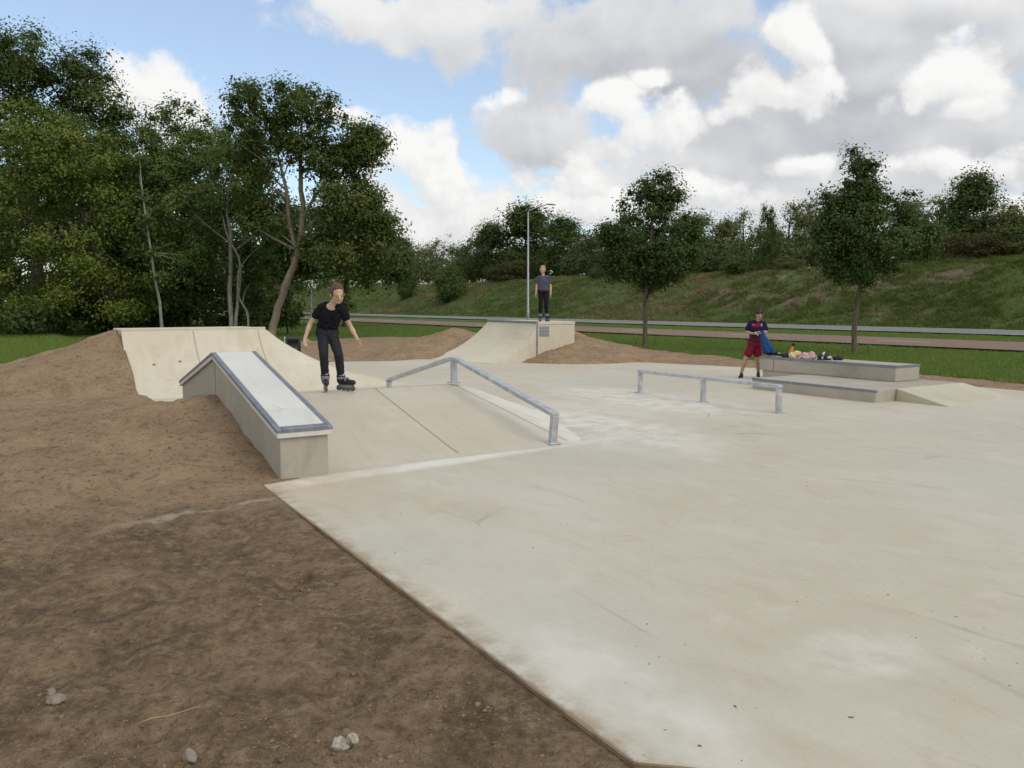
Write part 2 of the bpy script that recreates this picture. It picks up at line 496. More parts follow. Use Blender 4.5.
def leaf_mat(name, dark, light, hue2=None, trans=0.38):
    sh_ = lambda q: (q[0] * 1.06, q[1] * 1.04, q[2] * 0.80)
    if 'grass' not in name and name != 'leaf_light':
        gk = 1.65 if name in ('leaf_dark', 'leaf_mid', 'leaf_maple', 'leaf_street') else 1.45
        sh_ = lambda q: (q[0] * gk, q[1] * gk, q[2] * gk * .8)
    dark, light = sh_(dark), sh_(light)
    if hue2: hue2 = sh_(hue2)
    m, n = new_mat(name, 0.55, dark, spec=0.2)
    r = n.attr('rnd'); q = n.attr('clump')
    c = n.mix(n.range(r, 0, 1, 0.18, 0.85), dark, light)
    if hue2: c = n.mix(n.range(q, 0.62, 1.0), c, hue2)
    n.put(n.b.inputs['Base Color'], c)
    tr = n.node('ShaderNodeBsdfTranslucent'); n.put(tr.inputs[0], n.mix(0.5, c, (0.10, 0.15, 0.02)))
    mx = n.node('ShaderNodeMixShader'); mx.inputs[0].default_value = trans
    out = [k for k in n.t.nodes if k.type == 'OUTPUT_MATERIAL'][0]
    n.L.new(n.b.outputs[0], mx.inputs[1]); n.L.new(tr.outputs[0], mx.inputs[2]); n.L.new(mx.outputs[0], out.inputs[0])
    return m
L_DARK = leaf_mat('leaf_dark', (0.026, 0.045, 0.015), (0.062, 0.088, 0.028), (0.075, 0.095, 0.03))
L_MAPLE = leaf_mat('leaf_maple', (0.034, 0.054, 0.018), (0.080, 0.108, 0.036), (0.09, 0.105, 0.036))
L_MID = leaf_mat('leaf_mid', (0.038, 0.066, 0.021), (0.085, 0.122, 0.040), (0.10, 0.125, 0.04))
L_LIGHT = leaf_mat('leaf_light', (0.095, 0.142, 0.030), (0.185, 0.240, 0.062), (0.20, 0.225, 0.06), 0.35)
L_STREET = leaf_mat('leaf_street', (0.026, 0.046, 0.017), (0.060, 0.088, 0.030), (0.068, 0.09, 0.033))
L_OLIVE = leaf_mat('leaf_olive', (0.088, 0.104, 0.050), (0.165, 0.172, 0.088), (0.18, 0.17, 0.095))
L_FAR = leaf_mat('leaf_far', (0.056, 0.076, 0.034), (0.108, 0.130, 0.060), (0.135, 0.135, 0.068))
L_BROWN = leaf_mat('leaf_brown', (0.050, 0.052, 0.024), (0.095, 0.088, 0.042), (0.11, 0.09, 0.045))
L_GRASS = leaf_mat('grass_blade', (0.120, 0.205, 0.048), (0.215, 0.285, 0.085), (0.25, 0.25, 0.11), 0.3)
L_ROUGH = leaf_mat('rough_grass_blade', (0.080, 0.118, 0.034), (0.165, 0.190, 0.068), (0.25, 0.205, 0.13), 0.3)

def bark(name, dark, light, sc=9):
    m, n = new_mat(name, 0.9, dark, spec=0.2)
    co = n.coord()
    a = n.noise(n.scaled(co, (1, 1, 0.25)), sc, 6, 0.7, 0.5)
    n.put(n.b.inputs['Base Color'], n.mix(n.range(a, 0.32, 0.68), dark, light))
    n.put(n.b.inputs['Normal'], n.bump(a, 0.6, 0.03))
    return m
B_BROWN = bark('bark_brown', (0.085, 0.066, 0.045), (0.20, 0.165, 0.12))
B_TAN = bark('bark_tan', (0.17, 0.135, 0.098), (0.33, 0.275, 0.205))
B_PALE = bark('bark_pale', (0.17, 0.155, 0.125), (0.38, 0.36, 0.31))
B_DARK = bark('bark_dark', (0.05, 0.042, 0.032), (0.12, 0.10, 0.075))

# ------------------------------------------------------------------ the terrain
SLAB = [(-2.06, 1.77), (-7.12, 1.77), (-7.2, 2.15), (-12.3, 2.15), (-12.4, 1.85), (-16.0, 1.77), (-17.8, 1.8), (-18.2, 4.6), (-18.7, 6.25), (-20.15, 6.6), (-21.4, 7.24), (-20.9, 9.0), (-21.2, 10.2), (-21.1, 12.0), (-20.3, 13.3),
        (-18.6, 13.5), (-16.6, 14.6), (-14.3, 15.5), (-11.0, 15.75), (-7.6, 15.7), (-3, 15.9), (3.5, 16.3), (3.5, 8.0), (-1.0, 2.98)]
DIRT = [(14.5, 12.0), (10.9, 16.5), (8.9, 20.3), (6.85, 24.1), (4.9, 29.7), (2.0, 34.5), (-1.6, 39.0), (-6.7, 40.5), (-9.5, 36), (-10.2, 29), (-11.5, 23.5), (-13.5, 19.5),
        (-19, 15), (-32, 4), (-32, -25), (40, -25), (24, 4)]

def mounds(s, t):
    sw = 0.10 * fbm(s * 1.3, t * 1.3, 3, 5)
    # soil banked against the hubba ledge
    a = np.clip(1 - np.abs(s + 9.95) / 2.85, 0, 1)
    m1 = 0.56 * a * np.clip((t + 2.6) / 4.4, 0, 1) ** 1.15
    m1 = m1 * np.clip((2.45 - t) / 0.4, 0, 1)
    low = 0.13 * sstep(-5.0, -9.5, s) * sstep(2.2, 1.4, t)
    # soil banked against the left quarter pipe
    fs = np.clip((-14.35 - s) / 2.1, 0, 1) ** 1.3 * np.clip((s + 22.2) / 3.5, 0, 1)
    m2 = 1.05 * fs * np.clip((t + 1.7) / 3.2, 0, 1) ** 1.08
    back = 1.0 * np.clip((s + 21.5) / 3.3, 0, 1) * (s < -18.05) * np.clip((5.3 - t) / 1.4, 0, 1) * (t > 1.4)
    m2 = np.where(t > 1.62, np.maximum(back, m2 - (t - 1.62) * 2.2), m2)
    # heaps beside the far quarter pipe
    d = np.hypot((s + 19.5) * 0.85, (t - 13.75) * 0.95)
    m3 = np.clip(0.98 - 0.40 * d, 0, 1)
    m3 = np.maximum(m3, np.clip(0.62 - 0.24 * np.hypot((s + 19.9) * 0.9, (t - 15.0) * 0.9), 0, 1))
    d = np.hypot((s + 22.9) * 0.8, (t - 11.9) * 0.75)
    m4 = np.clip(0.92 - 0.40 * d, 0, 1)
    m = np.maximum.reduce([m1, low, m2, m3, m4])
    m = m + sw * np.clip(m * 4, 0, 1) * np.clip(m * 2, .3, 1)
    return m

def terrain(x, y):
    s, t = x * CA + y * SA, -x * SA + y * CA
    dist = dist_poly(x, y, DIRT)
    ins = in_poly(x, y, DIRT)
    dirt = np.clip(0.5 + np.where(ins, dist, -dist) / 1.6, 0, 1)
    r = np.hypot(x, y)
    ds0 = sstep(0.0, 0.5, dist_poly(x * CA + y * SA, -x * SA + y * CA, SLAB)) * 0.85 + 0.15
    rough = (0.030 * fbm(x * 1.1, y * 1.1, 3, 11) + 0.042 * fbm(x * 4.3, y * 4.3, 4, 21, 0.62)) * ds0
    # trampled hollows
    hol = vnoise(x * 3.1 + 5, y * 3.1, 55) + 0.5 * vnoise(x * 7 + 2, y * 7, 56)
    rough = rough - 0.022 * sstep(0.22, 0.42, hol) * ds0 * (r < 14)
    ridge = 0.022 * (0.5 - np.abs(fbm(x * 9 + 2 * y, y * 9, 3, 31))) * (r < 25)
    z = -0.055 + dirt * (rough + ridge * 1.1 * ds0)
    z = z + (1 - dirt) * (0.03 * fbm(x * 0.6, y * 0.6, 3, 41) - 0.02)
    m = mounds(s, t)
    z = z + m
    sl = in_poly(s, t, SLAB)
    ds = dist_poly(s, t, SLAB)
    low = np.where(m > 0.05, z - 0.03 * sstep(0.3, 0, m), -0.12)
    fun = (s < -7.0) & (s > -12.7) & (t > 2.35) & (t < 6.8)
    q1 = (s < -14.5) & (s > -18.0) & (t > 2.1) & (t < 6.6)
    q2 = (s < -18.95) & (s > -20.6) & (t > 10) & (t < 12.8)
    low = np.where(fun | q1 | q2, -0.12, low)
    z = z + np.where(sl, 0, 0.032 * (1 - sstep(0.02, 0.5, ds)))
    z = np.where(sl, low, np.where(ds < 0.06, np.minimum(z, -0.010 + m), z))
    z = np.where(q1 | q2, -0.12, z)
    dry = np.clip(0.10 + 0.9 * np.clip(m * 2.2, 0, 1) + 0.75 * sstep(4.5, 9.0, r), 0, 1)
    return z, dirt, dry

ang = np.concatenate([np.linspace(-52, 52, 460), np.linspace(54, 306, 70)])
rad = np.concatenate([np.geomspace(0.5, 2.0, 16)[:-1], np.geomspace(2.0, 32, 470)[:-1], np.geomspace(32, 1500, 90)])
AA, RR = np.meshgrid(np.radians(ang), rad)
gx, gy = (RR * np.sin(AA)).ravel(), (RR * np.cos(AA)).ravel()
gz, gd, gdry = terrain(gx, gy)
na, nr = len(ang), len(rad)
ii = np.arange(nr - 1)[:, None] * na + np.arange(na)[None, :]
jj = np.arange(nr - 1)[:, None] * na + ((np.arange(na) + 1) % na)[None, :]
F = np.stack([ii, jj, jj + na, ii + na], -1).reshape(-1, 4)[:, ::-1]
o = mesh_np('ground', np.stack([gx, gy, gz], 1), F, M_GROUND, smooth=True,
            attr={'dirt': ('POINT', gd), 'dry': ('POINT', gdry)})
tag(o, 'bare brown soil round the concrete park, mown grass further back', kind='structure')

def hz(x, y):
    return float(terrain(np.array([x], dtype=float), np.array([y], dtype=float))[0][0])

# concrete slab
mb = MB(); mb.prism_xy(SLAB, -0.16, 0.0)
o = mb.build('concrete_slab', M_SLAB, rz=PARK, bevel=0.006, segs=1)
tag(o, 'pale smooth concrete floor of the skatepark', kind='structure')
mb = MB(); mb.box(-7.1, -2.05, 1.756, 1.767, -0.14, -0.004)
mb.add([(-2.05, 1.756, -.14), (-2.05, 1.767, -.14), (-0.99, 2.97, -.14), (-0.98, 2.962, -.14), (-2.05, 1.756, -.004), (-2.05, 1.767, -.004), (-0.99, 2.97, -.004), (-0.98, 2.962, -.004)],
       [(0, 1, 2, 3), (4, 7, 6, 5), (0, 3, 7, 4), (1, 5, 6, 2), (0, 4, 5, 1), (3, 2, 6, 7)])
mb.build('timber_edging', simple('form_timber', (0.23, 0.165, 0.10), 0.9, 0.35, 6, 0.3), o)

# road, cycle path (direction of the road)
PHI = RAD(35.2)
NV = Vector((math.cos(PHI), math.sin(PHI), 0)); WV = Vector((-math.sin(PHI), math.cos(PHI), 0))
def rw(D, W, z=0.0): return NV * D + WV * W + Vector((0, 0, z))
RZR = math.atan2(NV.y, NV.x)
def strip(name, D0, D1, W0, W1, z, mat, parent=None):
    mb = MB()
    nseg = 30
    vs, fs = [], []
    for i in range(nseg + 1):
        W = W0 + (W1 - W0) * i / nseg
        vs += [(D0, W, z), (D1, W, z)]
    for i in range(nseg): fs.append((2 * i, 2 * i + 1, 2 * i + 3, 2 * i + 2))
    mb.add(vs, fs)
    o = mb.build(name, mat, parent)
    if not parent: o.rotation_euler = (0, 0, RZR)
    return o
path = tag(strip('cycle_path', 29.9, 36.4, -150, 420, 0.012, M_RED), 'red asphalt cycle path with white centre dashes', kind='structure')
mb = MB()
for k in range(-10, 60):
    w = k * 8.0 + 1.0
    mb.add([(33.0, w, 0.017), (33.16, w, 0.017), (33.16, w + 2.4, 0.017), (33.0, w + 2.4, 0.017)], [(0, 1, 2, 3)])
mb.build('path_marking', M_PAINT, path)
road = tag(strip('road', 44.4, 52.6, -150, 420, 0.012, M_ASPH), 'grey asphalt road along the foot of the bank', kind='structure')
mb = MB()
mb.add([(52.1, -150, 0.017), (52.35, -150, 0.017), (52.35, 420, 0.017), (52.1, 420, 0.017)], [(0, 1, 2, 3)])
for k in range(-10, 40):
    w = k * 11.0 + 4
    mb.add([(44.75, w, 0.017), (44.98, w, 0.017), (44.98, w + 4.0, 0.017), (44.75, w + 4.0, 0.017)], [(0, 1, 2, 3)])
mb.build('road_marking', M_PAINT, road)

# grassy bank beyond the road
def berm_h(D, W):
    h = 4.9 * sstep(53.4, 67.5, D) ** 0.92
    h = h * (1 + 0.07 * fbm(W * 0.06, D * 0.02, 3, 61)) + 0.42 * fbm(W * 0.32, D * 0.4, 4, 71, 0.6) * sstep(54, 58, D)
    return h - 0.12
Dg = np.concatenate([np.linspace(53, 70, 46), np.linspace(71, 120, 26)])
Wg = np.concatenate([np.linspace(-60, 150, 400), np.linspace(151, 460, 160)])
DD, WW = np.meshgrid(Dg, Wg, indexing='ij')
hh = berm_h(DD, WW) - 4.5 * sstep(95, 120, DD)
px_, py_ = DD * NV.x + WW * WV.x, DD * NV.y + WW * WV.y
nd, nw = DD.shape
a0 = (np.arange(nd - 1)[:, None] * nw + np.arange(nw - 1)[None, :])
F = np.stack([a0, a0 + nw, a0 + nw + 1, a0 + 1], -1).reshape(-1, 4)
def berm_dry(D, W):
    q = 0.27 + 1.35 * fbm(W * 0.055, D * 0.16, 4, 64, 0.6) + 0.5 * fbm(W * 0.5, D * 0.6, 3, 66)
    return np.clip(q * sstep(54.5, 57.5, D) * (1 - 0.8 * sstep(64, 68, D)) * (1 - 0.55 * sstep(60, 110, W)), 0, 1)
o = mesh_np('embankment', np.stack([px_.ravel(), py_.ravel(), hh.ravel()], 1), F, M_BERM, smooth=True, attr={'dry': ('POINT', berm_dry(DD, WW).ravel())})
tag(o, 'long rough grass bank behind the road', kind='structure')

# grass blades as stuff
def blades(name, X, Y, Z, hmin, hmax, width, mat, rng, per=3, lean=0.5, clump=None):
    n = len(X)
    X, Y, Z = (np.repeat(q, per) for q in (X, Y, Z))
    N = n * per
    X = X + rng.normal(0, width * 2, N); Y = Y + rng.normal(0, width * 2, N)
    a = rng.uniform(0, 2 * np.pi, N)
    h = rng.uniform(hmin, hmax, N)
    w = width * rng.uniform(0.6, 1.3, N)
    lx, ly = rng.normal(0, lean, N) * h, rng.normal(0, lean, N) * h
    V = np.empty((N, 3, 3), dtype=np.float32)
    V[:, 0] = np.stack([X - np.cos(a) * w, Y - np.sin(a) * w, Z - 0.02], 1)
    V[:, 1] = np.stack([X + np.cos(a) * w, Y + np.sin(a) * w, Z - 0.02], 1)
    V[:, 2] = np.stack([X + lx, Y + ly, Z + h], 1)
    F = np.arange(N * 3, dtype=np.int32).reshape(N, 3)
    cl = np.repeat(clump, per) if clump is not None else rng.uniform(0, 1, N)
    return mesh_np(name, V.reshape(-1, 3), F, mat, attr={'rnd': ('FACE', rng.uniform(0, 1, N)), 'clump': ('FACE', cl)})

rng = np.random.default_rng(3)
n_ = 420000
th = np.radians(rng.uniform(-36, 36, n_)); rr = np.exp(rng.uniform(np.log(15), np.log(75), n_))
X, Y = rr * np.sin(th), rr * np.cos(th)
D_, W_ = X * NV.x + Y * NV.y, X * WV.x + Y * WV.y
dd = np.where(in_poly(X, Y, DIRT), 1, -1) * dist_poly(X, Y, DIRT)
ok = (dd + 1.2 * fbm(X * 0.8, Y * 0.8, 3, 91) < -0.15) & (D_ < 53.5) & ~((D_ > 29.75) & (D_ < 36.55)) & ~((D_ > 44.2) & (D_ < 52.8))
X, Y = X[ok], Y[ok]
Z = terrain(X, Y)[0]
o = blades('grass', X, Y, Z, 0.04, 0.11, 0.012, L_GRASS, rng, 2, 0.5, np.clip(0.35 + 0.9 * fbm(X * 0.5, Y * 0.5, 3, 95), 0, 1))
tag(o, 'short mown green grass between the park and the road', 'grass', kind='stuff')
n_ = 200000
Wt = np.exp(rng.uniform(np.log(14), np.log(330), n_)) - 8; Dt = rng.uniform(53.6, 73, n_)
kp_ = rng.uniform(0, 1, n_) < np.clip(0.55 + 2.0 * fbm(Wt * 0.7, Dt * 0.9, 3, 88), 0.08, 1)
Wt, Dt = Wt[kp_], Dt[kp_]
Z = berm_h(Dt, Wt)
X, Y = Dt * NV.x + Wt * WV.x, Dt * NV.y + Wt * WV.y
o = blades('rough_grass', X, Y, Z, 0.08, 0.34, 0.035, L_ROUGH, rng, 3, 1.1, np.clip(0.5 + 1.5 * fbm(X * 0.12, Y * 0.12, 4, 99), 0, 1))
tag(o, 'long half dry grass tufts covering the bank', 'grass', kind='stuff')

# clods of soil
def rock_mesh(rng, sub=1, squash=0.7, noise_a=0.25):
    bm = bmesh.new(); bmesh.ops.create_icosphere(bm, subdivisions=sub, radius=1)
    off = rng.uniform(0, 50, 3)
    v = np.array([q.co for q in bm.verts])
    k = 1 + noise_a * 2 * fbm(v[:, 0] * 1.4 + off[0] + v[:, 2], v[:, 1] * 1.4 + off[1] - v[:, 2] * .6, 3, 5)
    v = v * k[:, None]; v[:, 2] *= squash
    f = np.array([[q.index for q in p.verts] for p in bm.faces])
    bm.free()
    return v, f
n_ = 26000
th = np.radians(rng.uniform(-42, 12, n_)); rr = np.exp(rng.uniform(np.log(2.2), np.log(13), n_))
X, Y = rr * np.sin(th), rr * np.cos(th)
S_, T_ = X * CA + Y * SA, -X * SA + Y * CA
cl = fbm(X * 1.4, Y * 1.4, 3, 131)
ok = (T_ < 1.66) & (cl + rng.uniform(-.35, .35, n_) > 0.0)
X, Y = X[ok], Y[ok]; Z = terrain(X, Y)[0]
VV, FF, b = [], [], 0
shapes = [rock_mesh(rng, 1, 0.6, 0.35) for _ in range(6)]
for i in range(len(X)):
    v, f = shapes[i % 6]
    sz = min(0.013, 0.0028 * (1 + rng.pareto(2.6)))
    a = rng.uniform(0, 6.28); c_, s0 = math.cos(a), math.sin(a)
    q = v * sz * rng.uniform(0.7, 1.3, 3)
    q = np.stack([q[:, 0] * c_ - q[:, 1] * s0 + X[i], q[:, 0] * s0 + q[:, 1] * c_ + Y[i], q[:, 2] + Z[i] + sz * 0.15], 1)
    VV.append(q); FF.append(f + b); b += len(v)
M_CLOD = simple('soil_clod', (0.215, 0.150, 0.092), 0.95, 0.35, 3, 0.4, 0.1)
o = mesh_np('soil_clods', np.concatenate(VV), np.concatenate(FF), M_CLOD)
tag(o, 'loose crumbs and clods scattered over the bare soil', 'soil', kind='stuff')

# bits of leaf and mud left on the slab
n_ = 900
th = np.radians(rng.uniform(-10, 40, n_)); rr = np.exp(rng.uniform(np.log(2.6), np.log(12), n_))
X, Y = rr * np.sin(th), rr * np.cos(th)
S_, T_ = X * CA + Y * SA, -X * SA + Y * CA
ok = in_poly(S_, T_, SLAB) & ~((S_ < -7.2) & (T_ < 7)) & (rng.uniform(0, 1, n_) < 0.12 + 0.5 * (fbm(X * .7, Y * .7, 2, 7) > .12))
X, Y = X[ok], Y[ok]
VV, FF, b = [], [], 0
for i in range(len(X)):
    v, f = shapes[i % 6]
    sz = min(0.006, 0.0020 * (1 + rng.pareto(2.5)))
    a = rng.uniform(0, 6.28); c_, s0 = math.cos(a), math.sin(a)
    q = v * sz * np.array([rng.uniform(.8, 2.2), 1, 0.35])
    q = np.stack([q[:, 0] * c_ - q[:, 1] * s0 + X[i], q[:, 0] * s0 + q[:, 1] * c_ + Y[i], q[:, 2] + sz * 0.12], 1)
    VV.append(q); FF.append(f + b); b += len(v)
o = mesh_np('dirt_crumbs', np.concatenate(VV), np.concatenate(FF), M_CLOD)
tag(o, 'small crumbs of mud and leaf scattered on the concrete floor', 'dirt', kind='stuff')

# the stones that can be told apart
def stone(name, label, parts, mat, x, y, cat='stone'):
    VV, FF, b = [], [], 0
    for (dx, dy, dz, sx, sy, sz, seed) in parts:
        v, f = rock_mesh(np.random.default_rng(seed), 3, 1.0, 0.30)
        VV.append(v * [sx, sy, sz] + [dx, dy, dz]); FF.append(f + b); b += len(v)
    o = mesh_np(name, np.concatenate(VV), np.concatenate(FF), mat, smooth=True, loc=(x, y, hz(x, y) + 0.004))
    tag(o, label, cat)
    return o
M_ST_W = simple('stone_white', (0.40, 0.355, 0.275), 0.95, 0.5, 45, 0.8)
M_ST_G = simple('stone_grey', (0.25, 0.21, 0.165), 0.85, 0.25, 24, 0.4)
stone('stone', 'whitish two lobed lump of rock lying on dark soil near the slab corner', [(-0.012, 0, 0.012, 0.034, 0.030, 0.026, 3), (0.026, 0.008, 0.026, 0.021, 0.020, 0.019, 8)], M_ST_W, -0.62, 2.82)
stone('stone', 'rounded grey brown pebble half sunk in the soil', [(0, 0, 0.012, 0.028, 0.026, 0.024, 5)], M_ST_G, -1.19, 2.81)
stone('stone', 'pale pointed stone farthest from the slab edge', [(0, 0, 0.012, 0.038, 0.03, 0.020, 11), (-0.015, 0.005, 0.034, 0.014, 0.014, 0.024, 12)], M_ST_G, -1.90, 3.19)
mb = MB()
x0, y0, x1, y1 = -1.44, 2.95, -1.24, 3.09
mb.tube([(x0 + (x1 - x0) * k / 5 - x0, y0 + (y1 - y0) * k / 5 - y0 + 0.006 * math.sin(k * 1.3), 0.012 + 0.004 * math.sin(k * 2)) for k in range(6)], [0.003, 0.0035, 0.003, 0.0028, 0.0024, 0.0016], 6)
o = mb.build('twig', simple('straw', (0.33, 0.24, 0.13), 0.8, 0.2, 20), smooth=True, loc=(x0, y0, max(hz(x0, y0), hz(x1, y1)) + 0.004))
tag(o, 'thin straw coloured twig lying on the dark soil', 'twig')
# ------------------------------------------------------------------ the skatepark obstacles (local x = s, y = t)
def park_thing(name, label, cat, s, t, z=0.0, group=None):
    return thing(name, label, cat, pw(s, t, z), PARK, group)

# --- funbox: low spine with a hip at the right end
FH = 0.50
S0, SF, SB = -9.9, -7.42, -12.4
fun = park_thing('funbox', 'low wide concrete spine bank under the skater, sloping to both sides', 'skate bank', S0, 3.6)
def L(s, t, z): return (s - S0, t - 3.6, z)
def bank_z(s, t):
    """two sloping faces that meet in a ridge; the right end rolls off in a soft hip"""
    s, t = np.asarray(s, float), np.asarray(t, float)
    fb_ = FH * (1 - np.where(s > S0, (s - S0) / (SF - S0), (S0 - s) / (S0 - SB)))
    side = FH - 0.376 * (t - 5.22) - 0.156 * np.abs(s - S0)
    kk = 0.10
    h = np.clip(0.5 + 0.5 * (side - fb_) / kk, 0, 1)
    z = side * (1 - h) + fb_ * h - kk * h * (1 - h)
    e = 0.035
    return 0.5 * (z + np.sqrt(z * z + e * e)) - 0.012
sg = np.concatenate([np.linspace(SB - .25, S0, 50), np.linspace(S0, SF + .25, 56)[1:]]); tg = np.concatenate([np.linspace(2.0, 4.9, 20), np.linspace(5.0, 7.1, 50)])
SSg, TTg = np.meshgrid(sg, tg, indexing='ij'); ZZ = bank_z(SSg, TTg)
ns, nt = SSg.shape
a0 = (np.arange(ns - 1)[:, None] * nt + np.arange(nt - 1)[None, :])
F = np.stack([a0, a0 + nt, a0 + nt + 1, a0 + 1], -1).reshape(-1, 4)
V = np.stack([SSg.ravel() - S0, TTg.ravel() - 3.6, ZZ.ravel()], 1)
o = mesh_np('bank', V, F, M_CONC_FUN, fun, smooth=True)
es = o.modifiers.new('e', 'EDGE_SPLIT'); es.split_angle = RAD(13)
def slope_z(s): return FH * (1 - (s - S0) / (SF - S0)) if s > S0 else FH * (1 - (s - S0) / (SB - S0))
def joint_strip(mb, a, b, w=0.010, lift=0.004):
    a, b = Vector(a), Vector(b); d = (b - a).normalized(); sd = Vector((-d.y, d.x, 0)).normalized() * w / 2
    up = Vector((0, 0, lift))
    mb.add([a - sd + up, b - sd + up, b + sd + up, a + sd + up], [(0, 1, 2, 3)])
def bank_line(name, p0, p1, w, mat):
    pts = [(p0[0] + (p1[0] - p0[0]) * k / 16, p0[1] + (p1[1] - p0[1]) * k / 16) for k in range(17)]
    mb = MB(); vs, fs = [], []
    for (x, y) in pts:
        for sg_1 in (-1, 1):
            yy = y + sg_1 * w / 2
            vs.append(L(x, yy, float(bank_z(x, yy)) + 0.004))
    for k in range(16): fs.append((2 * k, 2 * k + 1, 2 * k + 3, 2 * k + 2))
    mb.add(vs, fs); return mb.build(name, mat, fun)
bank_line('joint', (S0 + .02, 3.95), (SF - .06, 3.92), 0.010, M_JOINT_B)
bank_line('joint', (S0 + .05, 5.12), (SF - .10, 5.36), 0.010, M_JOINT_L)
mb = MB(); joint_strip(mb, L(S0, 2.5, FH - .010), L(S0, 5.05, FH - .012), 0.014, 0.003); mb.build('ridge_joint', M_JOINT_L, fun)

# --- hubba ledge
hub = park_thing('grind_ledge', 'peaked concrete ledge with dark steel edging and white top, against the soil', 'skate ledge', S0, 2.19)
def H(s, t, z): return (s - S0, t - 2.19, z)
ZF, ZA, ZR = 0.39, 0.94, 0.42
SFR, SAP, SRE = -7.24, -9.98, -12.35
body = [(SFR - S0, -0.12), (SFR - S0, ZF), (SAP - S0, ZA), (SRE + .05 - S0, ZR), (SRE + .05 - S0, -0.12)]
mb = MB(); mb.prism_xz(body, -0.225, 0.225); mb.build('body', M_CONC_GREY, hub, bevel=0.008)
def cap_poly(z0, z1, e=0.0):
    return [(SFR + .035 + e - S0, ZF + z0 - .007), (SFR + .035 + e - S0, ZF + z1 - .007), (SAP - S0, ZA + z1), (SRE - e - S0, ZR + z1 - .01), (SRE - e - S0, ZR + z0 - .01), (SAP - S0, ZA + z0)]
mb = MB(); mb.prism_xz(cap_poly(0.002, 0.078), -0.256, 0.256); mb.build('cap', M_CONC_WHITE, hub, bevel=0.004)
mb = MB()
for y0, y1 in ((-0.262, -0.208), (0.208, 0.262)):
    mb.prism_xz(cap_poly(0.048, 0.083, 0.004), y0, y1)
zc = lambda s: ZA + (ZF - ZA) * (s - SAP) / (SFR - SAP)
mb2 = [(SFR + .041 - S0, ZF + .048 - .007), (SFR + .041 - S0, ZF + .0832), (SFR - .05 - S0, zc(SFR - .05) + .0832), (SFR - .05 - S0, zc(SFR - .05) + .07)]
mb.prism_xz(mb2, -0.207, 0.207)
mb.build('steel_edge', M_EDGE, hub, bevel=0.004, segs=1)
mb = MB(); mb.box(SAP - S0 - .008, SAP - S0 + .008, -0.2285, -0.226, 0.3, ZA - .02); mb.build('joint', M_JOINT, hub)

# --- A-frame flat rail on the funbox
rail = park_thing('grind_rail', 'galvanised grind rail with a peak, bolted over the concrete spine', 'skate rail', S0, 5.12)
RT = 5.12
def RL(s, z, t=RT): return (s - S0, t - 5.12, z)
rs = [(-7.43, 0.355), (-9.9, FH + 0.335), (-12.2, 0.345)]
mb = MB()
def rect_sweep(mb, pts, w, h):
    """rectangular section swept along x,z points with mitred bends"""
    vs, fs = [], []
    for i, (x, z) in enumerate(pts):
        a = Vector(pts[max(i - 1, 0)]); b = Vector(pts[min(i + 1, len(pts) - 1)])
        d1 = (Vector(pts[i]) - a).normalized() if i > 0 else (b - Vector(pts[i])).normalized()
        d2 = (b - Vector(pts[i])).normalized() if i < len(pts) - 1 else d1
        n1 = Vector((-d1.y, d1.x)); n2 = Vector((-d2.y, d2.x)); nn = (n1 + n2).normalized(); k = h / 2 / max(0.3, nn.dot(n1))
        if nn.y < 0: nn = -nn
        p = Vector((x, z))
        for sy, sn in ((-1, -1), (1, -1), (1, 1), (-1, 1)):
            q = p + nn * k * sn
            vs.append((q.x, sy * w / 2, q.y))
    for i in range(len(pts) - 1):
        for k in range(4): fs.append((i * 4 + k, i * 4 + (k + 1) % 4, i * 4 + 4 + (k + 1) % 4, i * 4 + 4 + k))
    fs += [(0, 1, 2, 3), tuple(len(vs) - 4 + k for k in (3, 2, 1, 0))]
    mb.add(vs, fs)
rect_sweep(mb, [RL(s, z)[::2] for s, z in [(-7.40, 0.345), (-9.78, FH + 0.327), (-9.9, FH + 0.338), (-10.02, FH + 0.327), (-12.25, 0.345)]], 0.09, 0.05)
mb.build('rail_bar', M_GALV, rail, bevel=0.006)
for (s, z0, z1, ln) in ((-7.47, 0.01, 0.335, 0.04), (-9.9, FH, FH + 0.315, 0.0), (-12.18, 0.045, 0.33, -0.02)):
    mb = MB(); mb.bar(RL(s, z0), RL(s + ln, z1), 0.085, 0.06)
    po = mb.build('post', M_GALV, rail, bevel=0.005)
    mb = MB(); x, y, z = RL(s, z0); mb.box(x - .07, x + .07, y - .075, y + .075, z - 0.006 + .006, z + 0.014)
    mb.build('base_plate', M_GALV, po, bevel=0.002, segs=1)

# --- straight flat rail
rail2 = park_thing('grind_rail', 'straight low galvanised flat rail standing alone on the open floor', 'skate rail', -9.47, 9.46)
mb = MB(); mb.box(-1.60, 1.57, -0.04, 0.04, 0.365, 0.415); mb.build('rail_bar', M_GALV, rail2, bevel=0.006)
for s in (-1.56, 0.0, 1.53):
    mb = MB(); mb.box(s - .03, s + .03, -0.038, 0.038, 0.0, 0.364); po = mb.build('post', M_GALV, rail2, bevel=0.005)
    mb = MB(); mb.box(s - .065, s + .065, -0.07, 0.07, 0.001, 0.013); mb.build('base_plate', M_GALV, po, bevel=0.002, segs=1)

